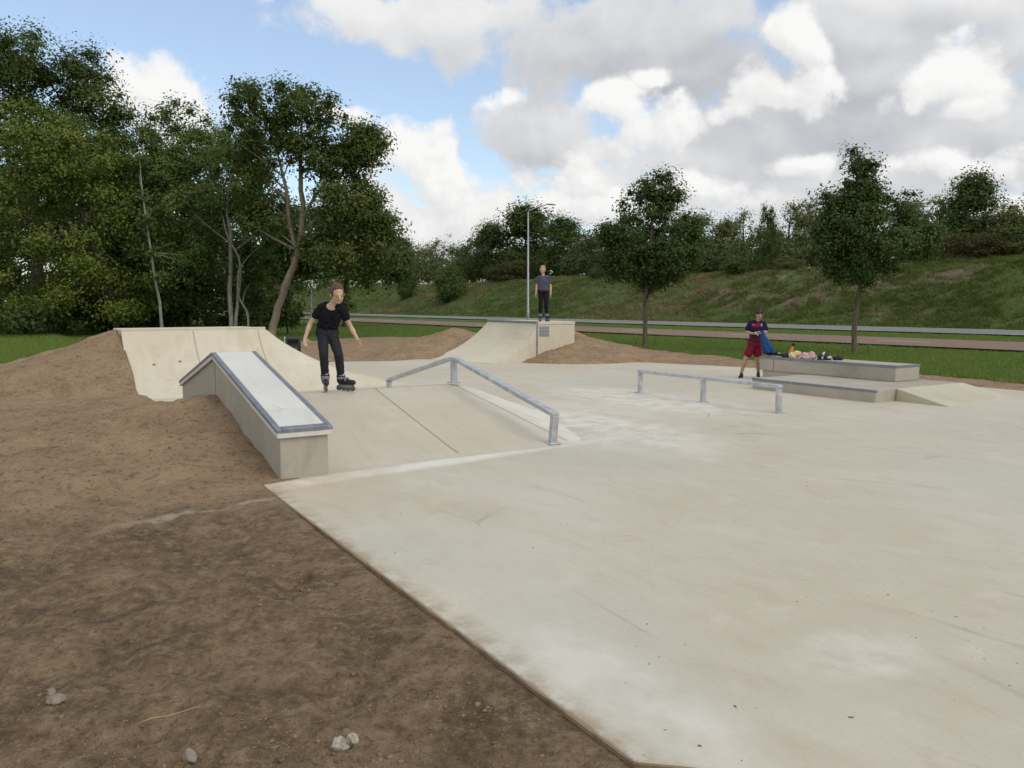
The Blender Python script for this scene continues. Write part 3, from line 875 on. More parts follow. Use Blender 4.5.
# --- stepped ledge with a small kicker
led = park_thing('stepped_ledge', 'two level concrete ledge with steel edges and a small wedge ramp', 'skate ledge', -9.3, 12.9)
def E(s, t): return (s + 9.3, t - 12.9)
mb = MB(); mb.box(E(-10.5, 0)[0], E(-7.93, 0)[0], E(0, 11.76)[1], E(0, 14.2)[1], -0.05, 0.2); mb.build('lower_block', M_CONC_GREY, led, bevel=0.01)
mb = MB(); mb.box(E(-11.72, 0)[0], E(-8.62, 0)[0], E(0, 13.33)[1], E(0, 14.06)[1], 0.203, 0.49); mb.build('upper_block', M_CONC_GREY, led, bevel=0.01)
mb = MB(); mb.box(E(-11.66, 0)[0], E(-10.503, 0)[0], E(0, 13.36)[1], E(0, 14.03)[1], -0.05, 0.2); mb.build('end_support', M_CONC_GREY, led, bevel=0.01)
mb = MB()
mb.box(E(-11.73, 0)[0], E(-8.61, 0)[0], E(0, 13.322)[1], E(0, 13.375)[1], 0.446, 0.494)
mb.box(E(-8.655, 0)[0], E(-8.611, 0)[0], E(0, 13.376)[1], E(0, 14.065)[1], 0.450, 0.4935)
mb.build('steel_edge', M_EDGE, led, bevel=0.003, segs=1)
mb = MB()
mb.box(E(-10.51, 0)[0], E(-7.92, 0)[0], E(0, 11.752)[1], E(0, 11.80)[1], 0.164, 0.204)
mb.build('steel_edge', M_EDGE, led, bevel=0.003, segs=1)
mb = MB(); x = E(-11.35, 0)[0]; y = E(0, 13.33)[1]
mb.box(x - .012, x + .012, y - .003, y + .01, 0.205, 0.44); mb.build('joint', M_JOINT, led)
mb = MB()
a0, a1 = E(-7.925, 12.30); b0, b1 = E(-7.925, 14.25); c0, c1 = E(-7.0, 12.24); d0, d1 = E(-7.2, 14.42)
mb.add([(a0, a1, -.05), (b0, b1, -.05), (d0, d1, -.05), (c0, c1, -.05), (a0, a1, .203), (b0, b1, .203), (d0, d1, .004), (c0, c1, .004)],
       [(0, 1, 2, 3), (4, 7, 6, 5), (0, 3, 7, 4), (1, 5, 6, 2), (0, 4, 5, 1), (3, 2, 6, 7)])
mb.build('wedge_ramp', M_CONC, led, bevel=0.004, segs=1)

# --- transitions
def prof(x, Lr, Hh, lin=0.45):
    """height of a concave transition at distance x from the deck edge"""
    x = np.clip(x, 0, Lr)
    R = (Lr * Lr + Hh * Hh) / (2 * Hh)
    circ = R - np.sqrt(np.maximum(R * R - (Lr - x) ** 2, 0))
    return lin * Hh * (1 - x / Lr) + (1 - lin) * circ
QH = 1.11
q1 = park_thing('quarter_pipe', 'wide cream concrete quarter pipe with curved side, half buried in the soil bank', 'quarter pipe', -16.3, 3.0)
sg = np.linspace(-17.85, -14.5, 60); tg = np.concatenate([np.linspace(1.60, 4.25, 30), np.linspace(4.33, 6.55, 32)])
SSg, TTg = np.meshgrid(sg, tg, indexing='ij')
ZZ = np.minimum(prof(SSg + 16.35, 1.75, QH, 0.35), prof(TTg - 4.2, 2.25, QH, 0.34))
ZZ = np.maximum(ZZ, 0.004)
ns, nt = SSg.shape
V = np.stack([SSg.ravel() + 16.3, TTg.ravel() - 3.0, ZZ.ravel()], 1)
a0 = (np.arange(ns - 1)[:, None] * nt + np.arange(nt - 1)[None, :])
F = np.stack([a0, a0 + nt, a0 + nt + 1, a0 + 1], -1).reshape(-1, 4)
ring = list(range(0, nt)) + [i * nt + nt - 1 for i in range(1, ns)] + [(ns - 1) * nt + j for j in range(nt - 2, -1, -1)] + [i * nt for i in range(ns - 2, 0, -1)]
sk = V[ring].copy(); sk[:, 2] = -0.12
b = len(V); V = np.concatenate([V, sk]); m_ = len(ring)
F = np.concatenate([F, np.array([[ring[k], ring[(k + 1) % m_], b + (k + 1) % m_, b + k] for k in range(m_)])])
o = mesh_np('transition', V, F, M_CONC_RAMP, q1, smooth=True)
es = o.modifiers.new('e', 'EDGE_SPLIT'); es.split_angle = RAD(24)
def surf_line(parent, pts, w, lift, name, mat):
    mb = MB(); vs, fs = [], []
    pts = [Vector(p) for p in pts]
    for i, p in enumerate(pts):
        d = (pts[min(i + 1, len(pts) - 1)] - pts[max(0, i - 1)]).normalized()
        sd = Vector((-d.y, d.x, 0)); sd = sd.normalized() * w / 2 if sd.length > 1e-4 else Vector((0, w / 2, 0))
        vs += [p - sd + Vector((0, 0, lift)), p + sd + Vector((0, 0, lift))]
    for i in range(len(pts) - 1): fs.append((2 * i, 2 * i + 1, 2 * i + 3, 2 * i + 2))
    mb.add(vs, fs); return mb.build(name, mat, parent)
def q1z(s, t): return max(0.004, float(min(prof(np.array(s + 16.35), 1.75, QH, 0.35), prof(np.array(t - 4.2), 2.25, QH, 0.34))))
for tj in (2.84,):
    surf_line(q1, [(s + 16.3, tj - 3.0, q1z(s, tj)) for s in np.linspace(-16.33, -14.6, 24)], 0.02, 0.006, 'joint', M_JOINT_L)
surf_line(q1, [(s + 16.3, 4.06 - 3.0, q1z(s, 4.06)) for s in np.linspace(-16.33, -14.6, 24)], 0.018, 0.006, 'joint', M_JOINT_L)
for (s, t) in ((-15.75, 2.05), (-15.8, 2.5), (-15.85, 3.3), (-15.9, 3.85)):
    mb = MB(); mb.ellipsoid((s + 16.3, t - 3.0, q1z(s, t)), (.035, .03, .02), 10, 6); mb.build('anchor_mark', M_JOINT, q1, smooth=True)
mb = MB(); mb.box(-0.19, -0.045, -1.41, 1.22, QH - .05, QH + 0.022); mb.build('deck_lip', M_CONC_RAMP, q1, bevel=0.01)

q2 = park_thing('quarter_pipe', 'small pale quarter pipe with straight right wall, where a blond child stands', 'quarter pipe', -19.4, 12.7)
QF, QB, QT0, QT1 = -18.42, -21.1, 12.09, 13.36
Q2H = 1.10
mb = MB()
xs = lambda s: s + 19.4
ys = lambda t: t - 12.7
mb.box(xs(QB), xs(QF), ys(QT0), ys(QT1), -0.1, Q2H - 0.085); mb.build('box', M_CONC_RAMP, q2, bevel=0.008)
mb = MB(); mb.box(xs(QB) - .01, xs(QF) + .012, ys(QT0) + .03, ys(QT1) + .012, Q2H - 0.083, Q2H); mb.build('deck', M_CONC_RAMP, q2, bevel=0.01)
NS, NTt = 18, 26
V = []
for i in range(NS + 1):
    f_ = i / NS; s = QF + (QB - QF) * f_; run = 1.35 + 0.75 * f_
    for j in range(NTt + 1):
        x = run * j / NTt
        V.append((xs(s), ys(QT0) - 0.003 - x, max(0.004, float(prof(np.array(x), run, Q2H - .02, 0.3)))))
a0 = (np.arange(NS)[:, None] * (NTt + 1) + np.arange(NTt)[None, :])
F = [tuple(q) for q in np.stack([a0, a0 + NTt + 1, a0 + NTt + 2, a0 + 1], -1).reshape(-1, 4)]
b = len(V)
for row in (0, NS):
    for j in range(NTt + 1):
        p = V[row * (NTt + 1) + j]; V.append((p[0], p[1], -0.1))
    o0 = b if row == 0 else b + NTt + 1
    for j in range(NTt): F.append((row * (NTt + 1) + j, row * (NTt + 1) + j + 1, o0 + j + 1, o0 + j))
mb = MB(); mb.add(V, F); o = mb.build('transition', M_CONC_RAMP, q2, smooth=True)
es = o.modifiers.new('e', 'EDGE_SPLIT'); es.split_angle = RAD(40)
mb = MB(); mb.tube([(xs(QB) - .02, ys(QT0) - .012, Q2H - .012), (xs(QF) + .02, ys(QT0) - .012, Q2H - .012)], 0.032, 12); mb.build('coping', M_EDGE, q2, smooth=False)
mb = MB(); mb.box(xs(QF) - .02, xs(QF) + .014, ys(QT0) - .022, ys(QT0) + .022, -0.02, Q2H - .09); mb.build('corner_steel', M_EDGE, q2)
# grey plate of small squares on the wall
gp = MB(); gp.box(xs(QF) + .002, xs(QF) + .012, ys(QT0) + .07, ys(QT0) + .40, 0.70, 0.98)
pl = gp.build('wall_plate', simple('plate_grey', (0.33, 0.32, 0.33), 0.6, 0.15, 30), q2)
gm = MB()
for i in range(4):
    for j in range(3):
        y0 = ys(QT0) + .085 + i * .078; z0 = 0.715 + j * .088
        gm.box(xs(QF) + .0125, xs(QF) + .016, y0, y0 + .06, z0, z0 + .066)
gm.build('squares', simple('plate_dark', (0.22, 0.215, 0.23), 0.6, 0.2, 30), pl)

# --- litter bin behind the quarter pipe
bx, by = -5.72, 21.0
bz = hz(bx, by)
binr = thing('litter_bin', 'dark litter bin with slanted hood and pale sticker, behind the quarter pipe', 'bin', (bx, by, bz), RAD(14))
binr.scale = (0.64, 0.64, 0.82)
k = 0.70
M_BIN = simple('bin_green_black', (0.012, 0.022, 0.018), 0.45, 0.3, 8, 0, 0.5)
mb = MB(); mb.box(-.30, .30, -.25, .25, 0.06, 0.72); mb.build('body', M_BIN, binr, bevel=0.03, segs=3)
mb = MB(); mb.prism_xz([(-.25, .721), (.25, .721), (.25, .95), (-.25, .95)], -.30, .30)
for i, v in enumerate(mb.v): mb.v[i] = (v[1], v[0], v[2])
mb.v = [(x, y + (0.08 if (z > .9 and y < 0) else 0), z) for x, y, z in mb.v]
mb.build('hood', M_BIN, binr, bevel=0.03, segs=3)
mb = MB(); mb.box(-.22, .22, -.258, -.20, .755, .89); mb.build('opening', simple('bin_hole', (0.004, 0.004, 0.004), 0.9), binr, bevel=0.01)
mb = MB(); mb.box(-.15, .15, -.257, -.252, .40, .62); mb.build('sticker', simple('bin_sticker', (0.10, 0.16, 0.15), 0.5, 0.3, 9), binr)
mb = MB(); mb.box(-.035, .075, -.257, -.252, .20, .30); mb.build('sticker', simple('bin_sticker_white', (0.55, 0.56, 0.55), 0.5, 0.2, 12), binr)
mb = MB(); mb.box(-.345, -.305, -.20, .2, -0.05, 0.96); mb.build('side_frame', simple('bin_frame', (0.50, 0.52, 0.50), 0.5, 0.1), binr, bevel=0.008)
for sx in (-.24, .24):
    mb = MB(); mb.box(sx - .03, sx + .03, -.18, .18, -0.08, .06); mb.build('foot', M_BIN, binr)

# --- street lamp
lx, ly = 1.39, 70.0
lamp = thing('street_lamp', 'tall slim grey street lamp with one short arm beside the road', 'street lamp', (lx, ly, -0.30), 0)
mb = MB(); mb.tube([(0, 0, 0), (0, 0, 1.3), (0, 0, 1.35), (0, 0, 9.7)], [.13, .13, .095, .06], 12); mb.build('pole', M_POLE, lamp, smooth=True)
mb = MB(); mb.tube([(0, 0, 9.68), (0.12, 0, 9.86), (0.8, 0, 10.10), (1.55, 0, 10.32)], [.055, .05, .045, .045], 8); mb.build('arm', M_POLE, lamp, smooth=True)
mb = MB(); mb.ellipsoid((0, 0, 0), (.46, .15, .085), 16, 8, zmin=-0.55); hd = mb.build('lamp_head', simple('lamp_grey', (0.33, 0.33, 0.32), 0.5, 0.1), lamp, smooth=True, loc=(1.95, 0, 10.34))
hd.rotation_euler = (0, RAD(4), 0)
mb = MB(); mb.box(-.3, .3, -.1, .1, -.06, -.045); mb.build('lens', simple('lamp_lens', (0.6, 0.6, 0.58), 0.2, 0.05), hd)
mb = MB(); mb.box(-.05, .05, -.137, -.10, .5, 1.0); mb.build('hatch', M_POLE, lamp)

# --- white marker post beside the road on the left
mp = thing('marker_post', 'thin white post with a low cross rail, seen just left of the skater', 'post', (-14.8, 59.5, -0.05), RAD(10))
M_WHITE = simple('white_paint', (0.80, 0.81, 0.80), 0.6, 0.1)
mb = MB(); mb.tube([(0, 0, 0), (0, 0, 2.75)], [.075, .065], 10); mb.build('post', M_WHITE, mp, smooth=True)
mb = MB(); mb.bar((-1.5, 0, .62), (-0.08, 0, .62), .06, .16); mb.build('cross_rail', M_WHITE, mp, bevel=.01)
mb = MB(); mb.tube([(-1.4, 0, 0), (-1.4, 0, .54)], .05, 8); mb.build('leg', M_WHITE, mp)
# ------------------------------------------------------------------ trees
FPX = 803.0
PITCH = math.atan((384 - 303.5) / FPX)
def zat(y, d): return 1.6 + d * math.tan(math.atan((384 - y) / FPX) - PITCH)
def xat(px, d): return (px - 512) / FPX * d

def unit(rng, n):
    v = rng.normal(0, 1, (n, 3)); return v / np.linalg.norm(v, axis=1, keepdims=True)

def crown_mesh(name, lobes, nclump, cr, nleaf, leaf, mat, rng, parent=None, edge=0.75, zmin=None, upr=0.45, sig=0.72, squash=0.78):
    """lobes: list of (cx,cy,cz,rx,ry,rz). Leaves gather in clumps spread through the lobes."""
    lb = np.array(lobes, dtype=float)
    w = (lb[:, 3] * lb[:, 4] * lb[:, 5]) ** (2 / 3); w /= w.sum()
    k = rng.choice(len(lb), nclump, p=w)
    u = unit(rng, nclump)
    rad = np.where(rng.uniform(0, 1, nclump) < edge, rng.uniform(0.70, 1.12, nclump), rng.uniform(0.15, 0.8, nclump))
    cc = lb[k, :3] + u * lb[k, 3:6] * rad[:, None]
    if zmin is not None: cc[:, 2] = np.maximum(cc[:, 2], zmin + rng.uniform(0, .5, nclump))
    crr = rng.uniform(cr[0], cr[1], nclump)
    w2 = crr ** 2 * rng.uniform(0.45, 1.3, nclump); w2 /= w2.sum()
    ci = rng.choice(nclump, nleaf, p=w2)
    d = unit(rng, nleaf)
    rr = crr[ci] * np.minimum(np.abs(rng.normal(0, sig, nleaf)), 1.35)
    P = cc[ci] + d * rr[:, None] * np.array([1.05, 1.05, squash])
    out = u[ci]
    nrm = d * 0.35 + out * 0.3 + np.array([0, 0, upr]) + unit(rng, nleaf) * 0.55
    nrm /= np.linalg.norm(nrm, axis=1, keepdims=True)
    ax = np.cross(nrm, unit(rng, nleaf)); ax /= np.linalg.norm(ax, axis=1, keepdims=True)
    ax[:, 2] -= 0.25
    sd = np.cross(nrm, ax); sd /= np.linalg.norm(sd, axis=1, keepdims=True)
    Ls = leaf * rng.uniform(0.6, 1.35, nleaf)[:, None]
    V = np.empty((nleaf, 4, 3), dtype=np.float32)
    V[:, 0] = P - ax * Ls * 0.5
    V[:, 1] = P + sd * Ls * 0.36 - nrm * Ls * 0.07
    V[:, 2] = P + ax * Ls * 0.55
    V[:, 3] = P - sd * Ls * 0.36 - nrm * Ls * 0.07
    F = np.arange(nleaf * 4, dtype=np.int32).reshape(nleaf, 4)
    cv = rng.uniform(0, 1, nclump)
    rv = np.clip(rng.uniform(0, 0.6, nleaf) + 0.5 * cv[ci] ** 1.5, 0, 1)
    o = mesh_np(name, V.reshape(-1, 3), F, mat, parent, attr={'rnd': ('FACE', rv), 'clump': ('FACE', cv[ci])})
    return o, cc, crr

def wood_mesh(trunks, centres, rng, mat, parent, nlimb=26, lr=0.05, name='trunk', base_flare=1.2):
    mb = MB()
    allp = []
    for pts in trunks:
        pp = [Vector(p[:3]) for p in pts]; rr = [p[3] for p in pts]
        # resample with a slight wander
        n = max(6, len(pp) * 3)
        q, r = [], []
        for i in range(n + 1):
            f = i / n * (len(pp) - 1); a = min(int(f), len(pp) - 2); t = f - a
            p0 = pp[max(a - 1, 0)]; p1 = pp[a]; p2 = pp[a + 1]; p3 = pp[min(a + 2, len(pp) - 1)]
            c = 0.5 * ((2 * p1) + (p2 - p0) * t + (2 * p0 - 5 * p1 + 4 * p2 - p3) * t * t + (-p0 + 3 * p1 - 3 * p2 + p3) * t ** 3)
            wv = rr[a] * 0.25
            q.append(c + Vector((rng.uniform(-wv, wv), rng.uniform(-wv, wv), 0)) * (1 if 0 < i < n else 0)); r.append(rr[a] + (rr[a + 1] - rr[a]) * t)
        r[0] *= base_flare
        mb.tube(q, r, 9)
        zt = max(v.z for v in q)
        allp += [(v, e) for v, e in zip(q, r) if v.z > 0.42 * zt]
    if centres is not None and len(centres):
        idx = rng.permutation(len(centres))[:nlimb]
        for i in idx:
            c = Vector(centres[i])
            best, bs = None, 1e9
            for p, r in allp:
                dh = math.hypot(c.x - p.x, c.y - p.y); dz = c.z - p.z
                sc = abs(dz - 0.75 * dh) + 0.25 * dh + (3 if dz < 0 else 0)
                if sc < bs: bs, best = sc, (p, r)
            p, r = best
            r0 = min(r * 0.6, lr * rng.uniform(0.7, 1.4))
            m = p.lerp(c, 0.5) + Vector((rng.uniform(-.25, .25), rng.uniform(-.25, .25), rng.uniform(-.1, .35)))
            q = [p * (1 - t) ** 2 + m * 2 * t * (1 - t) + c * t * t for t in (0, .2, .4, .6, .8, 1)]
            mb.tube(q, [r0, r0 * .85, r0 * .68, r0 * .5, r0 * .34, r0 * .18], 5, caps=False)
    return mb.build(name, mat, parent, smooth=True)

def px_tree(name, label, d, base_px, lobes_px, trunks_px, nclump, cr, nleaf, leaf, mat, bmat, seed, depth=1.0, nlimb=26, lr=0.05, base_z=None, edge=0.75, cat='tree', back=0.0):
    """a tree standing d metres away; its lobes and trunk were measured on the photograph and turned into metres there"""
    rng = np.random.default_rng(seed)
    x0 = xat(base_px, d); z0 = hz(x0, d) - 0.03 if base_z is None else base_z
    root = thing(name, label, cat, (x0, d, z0))
    m = d / FPX
    lobes = []
    for (px, py, rx, ry) in lobes_px:
        lobes.append((xat(px, d) - x0, (rng.uniform(-.35, .35) + back) * rx * m * depth, zat(py, d) - z0, rx * m, rx * m * depth * rng.uniform(.85, 1.1), ry * m))
    trs = []
    for tr in trunks_px:
        pts = []
        for i, (px, py, r) in enumerate(tr):
            z = zat(py, d) - z0
            pts.append((xat(px, d) - x0, 0.15 * math.sin(i * 1.7), -0.15 if (i == 0 and tr is trunks_px[0]) else z, r))
        trs.append(pts)
    o, cc, crr = crown_mesh('crown', lobes, nclump, cr, nleaf, leaf, mat, rng, root, edge)
    wood_mesh(trs, cc, rng, bmat, root, nlimb, lr)
    return root

# the wood on the left
px_tree('leafy_tree', 'tallest dark tree at the far left, rising above everything behind', 52, 40,
        [(35, 85, 58, 50), (92, 92, 36, 40), (118, 135, 34, 40), (62, 62, 34, 28), (15, 58, 34, 26), (-25, 110, 70, 75), (85, 115, 48, 48), (60, 190, 90, 80), (128, 180, 38, 52), (-60, 210, 90, 100), (150, 240, 40, 60)],
        [[(40, 330, .42), (42, 220, .33), (36, 120, .2), (35, 50, .05)], [(42, 240, .2), (80, 150, .12), (90, 90, .04)]],
        320, (0.7, 1.5), 130000, 0.175, L_DARK, B_DARK, 11, nlimb=40, lr=.09)
px_tree('ash_tree', 'yellowish green drooping tree in front of the dark wood at far left', 41, 112,
        [(48, 150, 42, 38), (88, 165, 45, 40), (25, 210, 48, 42), (85, 230, 58, 48), (40, 278, 58, 38), (118, 205, 30, 36), (118, 285, 42, 30), (-25, 260, 45, 50)],
        [[(118, 332, .16), (108, 275, .13), (97, 235, .1), (80, 180, .06), (70, 125, .03)]],
        190, (0.45, 1.0), 70000, 0.14, L_LIGHT, B_DARK, 12, nlimb=34, lr=.05, edge=.85)
px_tree('leafy_tree', 'rounded mid green tree peeking up beside the white cloud', 50, 190,
        [(187, 140, 40, 33), (165, 190, 52, 52), (218, 180, 38, 48), (190, 245, 62, 52)],
        [[(190, 330, .25), (188, 240, .2), (186, 150, .07)]],
        170, (0.55, 1.1), 60000, 0.16, L_MID, B_BROWN, 13, nlimb=30, lr=.06)
px_tree('birch_tree', 'slender pale tree with twin crooked stems left of the bent maple', 41, 234,
        [(240, 150, 30, 34), (222, 200, 36, 32), (256, 215, 30, 36), (212, 250, 34, 22), (250, 262, 26, 22)],
        [[(233, 336, .13), (231, 290, .11), (235, 240, .09), (233, 200, .06), (246, 140, .02)], [(236, 330, .09), (238, 300, .075), (243, 262, .06), (232, 235, .05), (224, 200, .03)],
         [(249, 332, .06), (247, 312, .055), (240, 295, .05), (242, 270, .03)]],
        100, (0.45, 0.95), 28000, 0.145, L_MID, B_PALE, 14, nlimb=24, lr=.04, back=0.75)
px_tree('birch_tree', 'thin pale stemmed young tree behind the left quarter pipe', 40, 162,
        [(150, 205, 36, 40), (166, 255, 36, 30), (140, 165, 26, 30)],
        [[(163, 336, .085), (160, 305, .075), (156, 260, .06), (151, 200, .04), (147, 160, .015)]],
        80, (0.4, 0.85), 20000, 0.14, L_MID, B_PALE, 15, nlimb=18, lr=.03, back=0.8)
px_tree('maple_tree', 'maple with a bent bare trunk and open crown, right edge of the wood', 39, 272,
        [(272, 118, 34, 30), (308, 108, 30, 22), (250, 100, 18, 16), (345, 145, 36, 30), (318, 160, 26, 18), (370, 165, 20, 32), (352, 205, 36, 26), (375, 222, 22, 24), (345, 250, 44, 24), (258, 165, 26, 36), (262, 215, 22, 30), (385, 250, 14, 20), (372, 140, 12, 14)],
        [[(271, 340, .21), (277, 312, .185), (288, 284, .17), (301, 252, .155), (306, 214, .135), (304, 170, .1), (309, 110, .03)],
         [(299, 250, .11), (291, 222, .1), (291, 190, .08), (280, 140, .03)], [(305, 218, .09), (318, 196, .075), (338, 170, .05), (350, 140, .02)],
         [(303, 235, .06), (325, 215, .05), (350, 210, .03)]],
        330, (0.36, 0.78), 74000, 0.138, L_MAPLE, B_TAN, 16, nlimb=70, lr=.05, edge=.75)
px_tree('leafy_tree', 'dark bushy tree standing right behind the bent maple', 58, 352,
        [(345, 236, 40, 30), (374, 246, 32, 30), (322, 242, 36, 30), (396, 262, 16, 20), (298, 238, 30, 34), (262, 262, 26, 44)],
        [[(345, 322, .2), (347, 280, .15), (350, 225, .05)]],
        130, (0.7, 1.3), 30000, 0.24, L_DARK, B_DARK, 17, nlimb=20, lr=.06)
px_tree('leafy_tree', 'dark dense tree between the yellowish tree and the pale stems', 47, 120,
        [(122, 215, 42, 52), (150, 260, 48, 48), (105, 275, 46, 44), (205, 270, 40, 44)],
        [[(125, 331, .22), (127, 270, .17), (128, 190, .05)]],
        130, (0.6, 1.2), 36000, 0.21, L_DARK, B_DARK, 18, nlimb=20, lr=.06)
px_tree('shrub', 'bushy green shrub at the foot of the bent maple', 43, 290,
        [(284, 300, 12, 18), (294, 310, 9, 14), (278, 314, 14, 14), (345, 308, 9, 12)],
        [[(288, 336, .06), (286, 310, .04), (284, 290, .02)]],
        50, (0.25, 0.5), 7000, 0.16, L_MID, B_DARK, 19, nlimb=14, lr=.025, cat='shrub')

# darker mass of the wood further in, and its undergrowth
rng = np.random.default_rng(77)
lob = []
for k in range(44):
    d = rng.uniform(58, 78); px = rng.uniform(-330, 250); top = rng.uniform(120, 210) if px < 200 else rng.uniform(190, 240)
    m = d / FPX; rx = rng.uniform(38, 60) * m; ry = rng.uniform(45, 75) * m
    lob.append((xat(px, d), d, zat(top, d) - ry, rx, rx, ry))
for k in range(60):
    d = rng.uniform(54, 66); px = rng.uniform(-330, 240); m = d / FPX; rx = rng.uniform(28, 45) * m
    lob.append((xat(px, d), d, rng.uniform(1.0, 3.6), rx, rx * .8, rng.uniform(1.6, 3.2)))
for k in range(26):
    d = rng.uniform(92, 115); px = rng.uniform(262, 372); m = d / FPX
    lob.append((xat(px, d), d, rng.uniform(3.2, 8.5), rng.uniform(14, 24) * m, rng.uniform(14, 24) * m, rng.uniform(1.6, 2.8)))
o, _, _ = crown_mesh('woodland', lob, 800, (0.8, 1.7), 80000, 0.34, L_DARK, rng, zmin=0.2)
tag(o, 'dark depth of the wood behind the nearer trees', 'woodland', kind='stuff')
lob = []
for k in range(18):  # near clumps added to darken the lawn where tree shade is missing
    d = rng.uniform(37, 42); px = rng.uniform(-130, 100); m = d / FPX
    lob.append((xat(px, d), d, rng.uniform(.5, 1.4), 22 * m, 18 * m, rng.uniform(.5, 1.1)))
for k in range(70):
    d = rng.uniform(42.5, 50); px = rng.uniform(-120, 262); m = d / FPX; rx = rng.uniform(14, 30) * m
    lob.append((xat(px, d), d, rng.uniform(0.5, 2.2), rx, rx * .8, rng.uniform(0.7, 1.6)))
o, _, _ = crown_mesh('undergrowth', lob, 420, (0.35, 0.8), 40000, 0.2, L_DARK, rng, zmin=0.1)
tag(o, 'dark tangled undergrowth of the wood, its nearest clumps added to darken the lawn', 'undergrowth', kind='stuff')

# two young street trees on the lawn, each between a pair of short stakes
px_tree('street_tree', 'young lawn tree with oval dark crown, nearer the lamp post', 31.1, 645,
        [(654, 186, 8, 20), (646, 196, 10, 16), (664, 190, 7, 15), (632, 212, 17, 18), (668, 212, 17, 22), (612, 234, 13, 18), (648, 236, 40, 32), (688, 236, 14, 20), (628, 264, 28, 16), (664, 262, 30, 20), (650, 278, 20, 10)],
        [[(645, 346, .10), (645, 315, .085), (646, 280, .075), (649, 230, .05), (653, 175, .015)]],
        230, (0.26, 0.55), 46000, 0.10, L_STREET, B_BROWN, 31, nlimb=36, lr=.03)
px_tree('street_tree', 'young lawn tree with pointed dark crown and side lobe, behind the stepped ledge', 26.06, 856,
        [(847, 174, 9, 24), (859, 172, 8, 18), (838, 206, 17, 22), (864, 202, 20, 24), (898, 210, 20, 24), (914, 236, 15, 20), (868, 244, 44, 28), (832, 248, 26, 22), (858, 272, 30, 13), (822, 232, 13, 16), (850, 225, 30, 30)],
        [[(856, 354, .095), (856, 320, .08), (857, 285, .07), (854, 230, .05), (850, 165, .015)]],
        260, (0.22, 0.48), 52000, 0.088, L_STREET, B_BROWN, 32, nlimb=40, lr=.028)
M_STAKE = simple('stake_wood', (0.16, 0.125, 0.085), 0.9, 0.3, 9, 0.2)
for (px, d, who, side) in ((636, 31.0, 'the oval crowned street tree', 'left'), (655, 31.2, 'the oval crowned street tree', 'right'), (844, 26.0, 'the pointed street tree', 'left'), (869, 26.1, 'the pointed street tree', 'right')):
    mb = MB(); mb.tube([(0, 0, -.2), (0, 0, .34), (0, 0, .36)], [.035, .035, .022], 8)
    x = xat(px, d)
    o = mb.build('tree_stake', M_STAKE, loc=(x, d, hz(x, d)))
    tag(o, 'short wooden stake on the %s side of %s' % (side, who), 'stake', 'stakes beside the street trees')

# trees on top of the bank
def proto(name, lobes, trunk_h, nclump, cr, nleaf, leaf, mat, seed):
    rng = np.random.default_rng(seed)
    root = empty(name)
    o, cc, _ = crown_mesh('crown', lobes, nclump, cr, nleaf, leaf, mat, rng, root, sig=0.8, squash=0.95)
    wood_mesh([[(0, 0, -.5, .22), (0.1, 0, trunk_h * .5, .16), (0, 0.1, trunk_h, .05)]], cc, rng, B_DARK, root, 16, .06)
    return root
def ell(rng, n, w, z0, z1, r):
    zc, hz_ = (z0 + z1) / 2, (z1 - z0) / 2
    out = [(0, 0, zc - .4, w * .72, w * .72, hz_ * .85), (0, 0, zc - hz_ * .45, w * .86, w * .86, hz_ * .5)]
    for k in range(n):
        a = rng.uniform(0, 6.28); f = rng.uniform(0, 1); z = z0 + (z1 - z0) * f
        env = w * (math.sin(math.pi * min(1, .22 + .76 * f)) ** .6); q = max(0, env - r * .7) * rng.uniform(.75, 1)
        out.append((q * math.cos(a), q * math.sin(a), z, r * rng.uniform(.7, 1.1), r * rng.uniform(.7, 1.1), r * rng.uniform(.7, 1.1)))
    return out
rp = np.random.default_rng(5)
# every kind is 10 m tall and 8 m wide before it is scaled
KIND = {
    'round': lambda nm, s: proto(nm, ell(rp, 14, 4.0, 1.0, 8.6, 1.7), 7, 210, (.8, 1.4), 19000, .26, L_FAR, s),
    'dark': lambda nm, s: proto(nm, ell(rp, 15, 4.0, 1.0, 8.5, 1.8), 7, 220, (.8, 1.4), 21000, .25, L_DARK, s),
    'loose': lambda nm, s: proto(nm, ell(rp, 22, 3.9, 0.8, 9.2, 1.2), 8, 200, (.6, 1.15), 13500, .23, L_OLIVE, s),
    'column': lambda nm, s: proto(nm, [(0, 0, .7 + k * .95, 4.0 * (1 - (k / 10) ** 2) ** .5 * .9 + .3, 4.0 * (1 - (k / 10) ** 2) ** .5 * .9 + .3, .95) for k in range(10)], 9, 150, (.6, 1.1), 12000, .30, L_DARK, s),
    'brown': lambda nm, s: proto(nm, ell(rp, 14, 4.0, .8, 8.6, 1.7), 6, 170, (.8, 1.5), 15000, .29, L_BROWN, s),
    'bush': lambda nm, s: proto(nm, ell(rp, 14, 4.0, .8, 8.4, 2.0), 5, 170, (.8, 1.5), 15000, .31, L_MID, s),
}
first = {}
def bank_tree(px, top, wpx, kind, name, label, D=69.0, cat='tree', rot=None):
    d = D / (NV.x * (px - 512) / FPX + NV.y)
    x = xat(px, d); W = x * WV.x + d * WV.y
    zb = float(berm_h(np.array([D]), np.array([W]))[0]) - .1
    h = zat(top, d) - zb; w = wpx * d / FPX
    if kind not in first:
        o = first[kind] = KIND[kind](name, 100 + len(first))
    else:
        o = copy_tree(first[kind]); o.name = name
    o.location = (x, d, zb); o.scale = (w / 8.0, w / 8.0, h / 10.0)
    o.rotation_euler = (0, 0, random.uniform(0, 6.28))
    tag(o, label, cat, 'trees along the top of the bank' if cat == 'tree' else 'shrubs on the bank')
    return o
BT = 'leafy_tree'
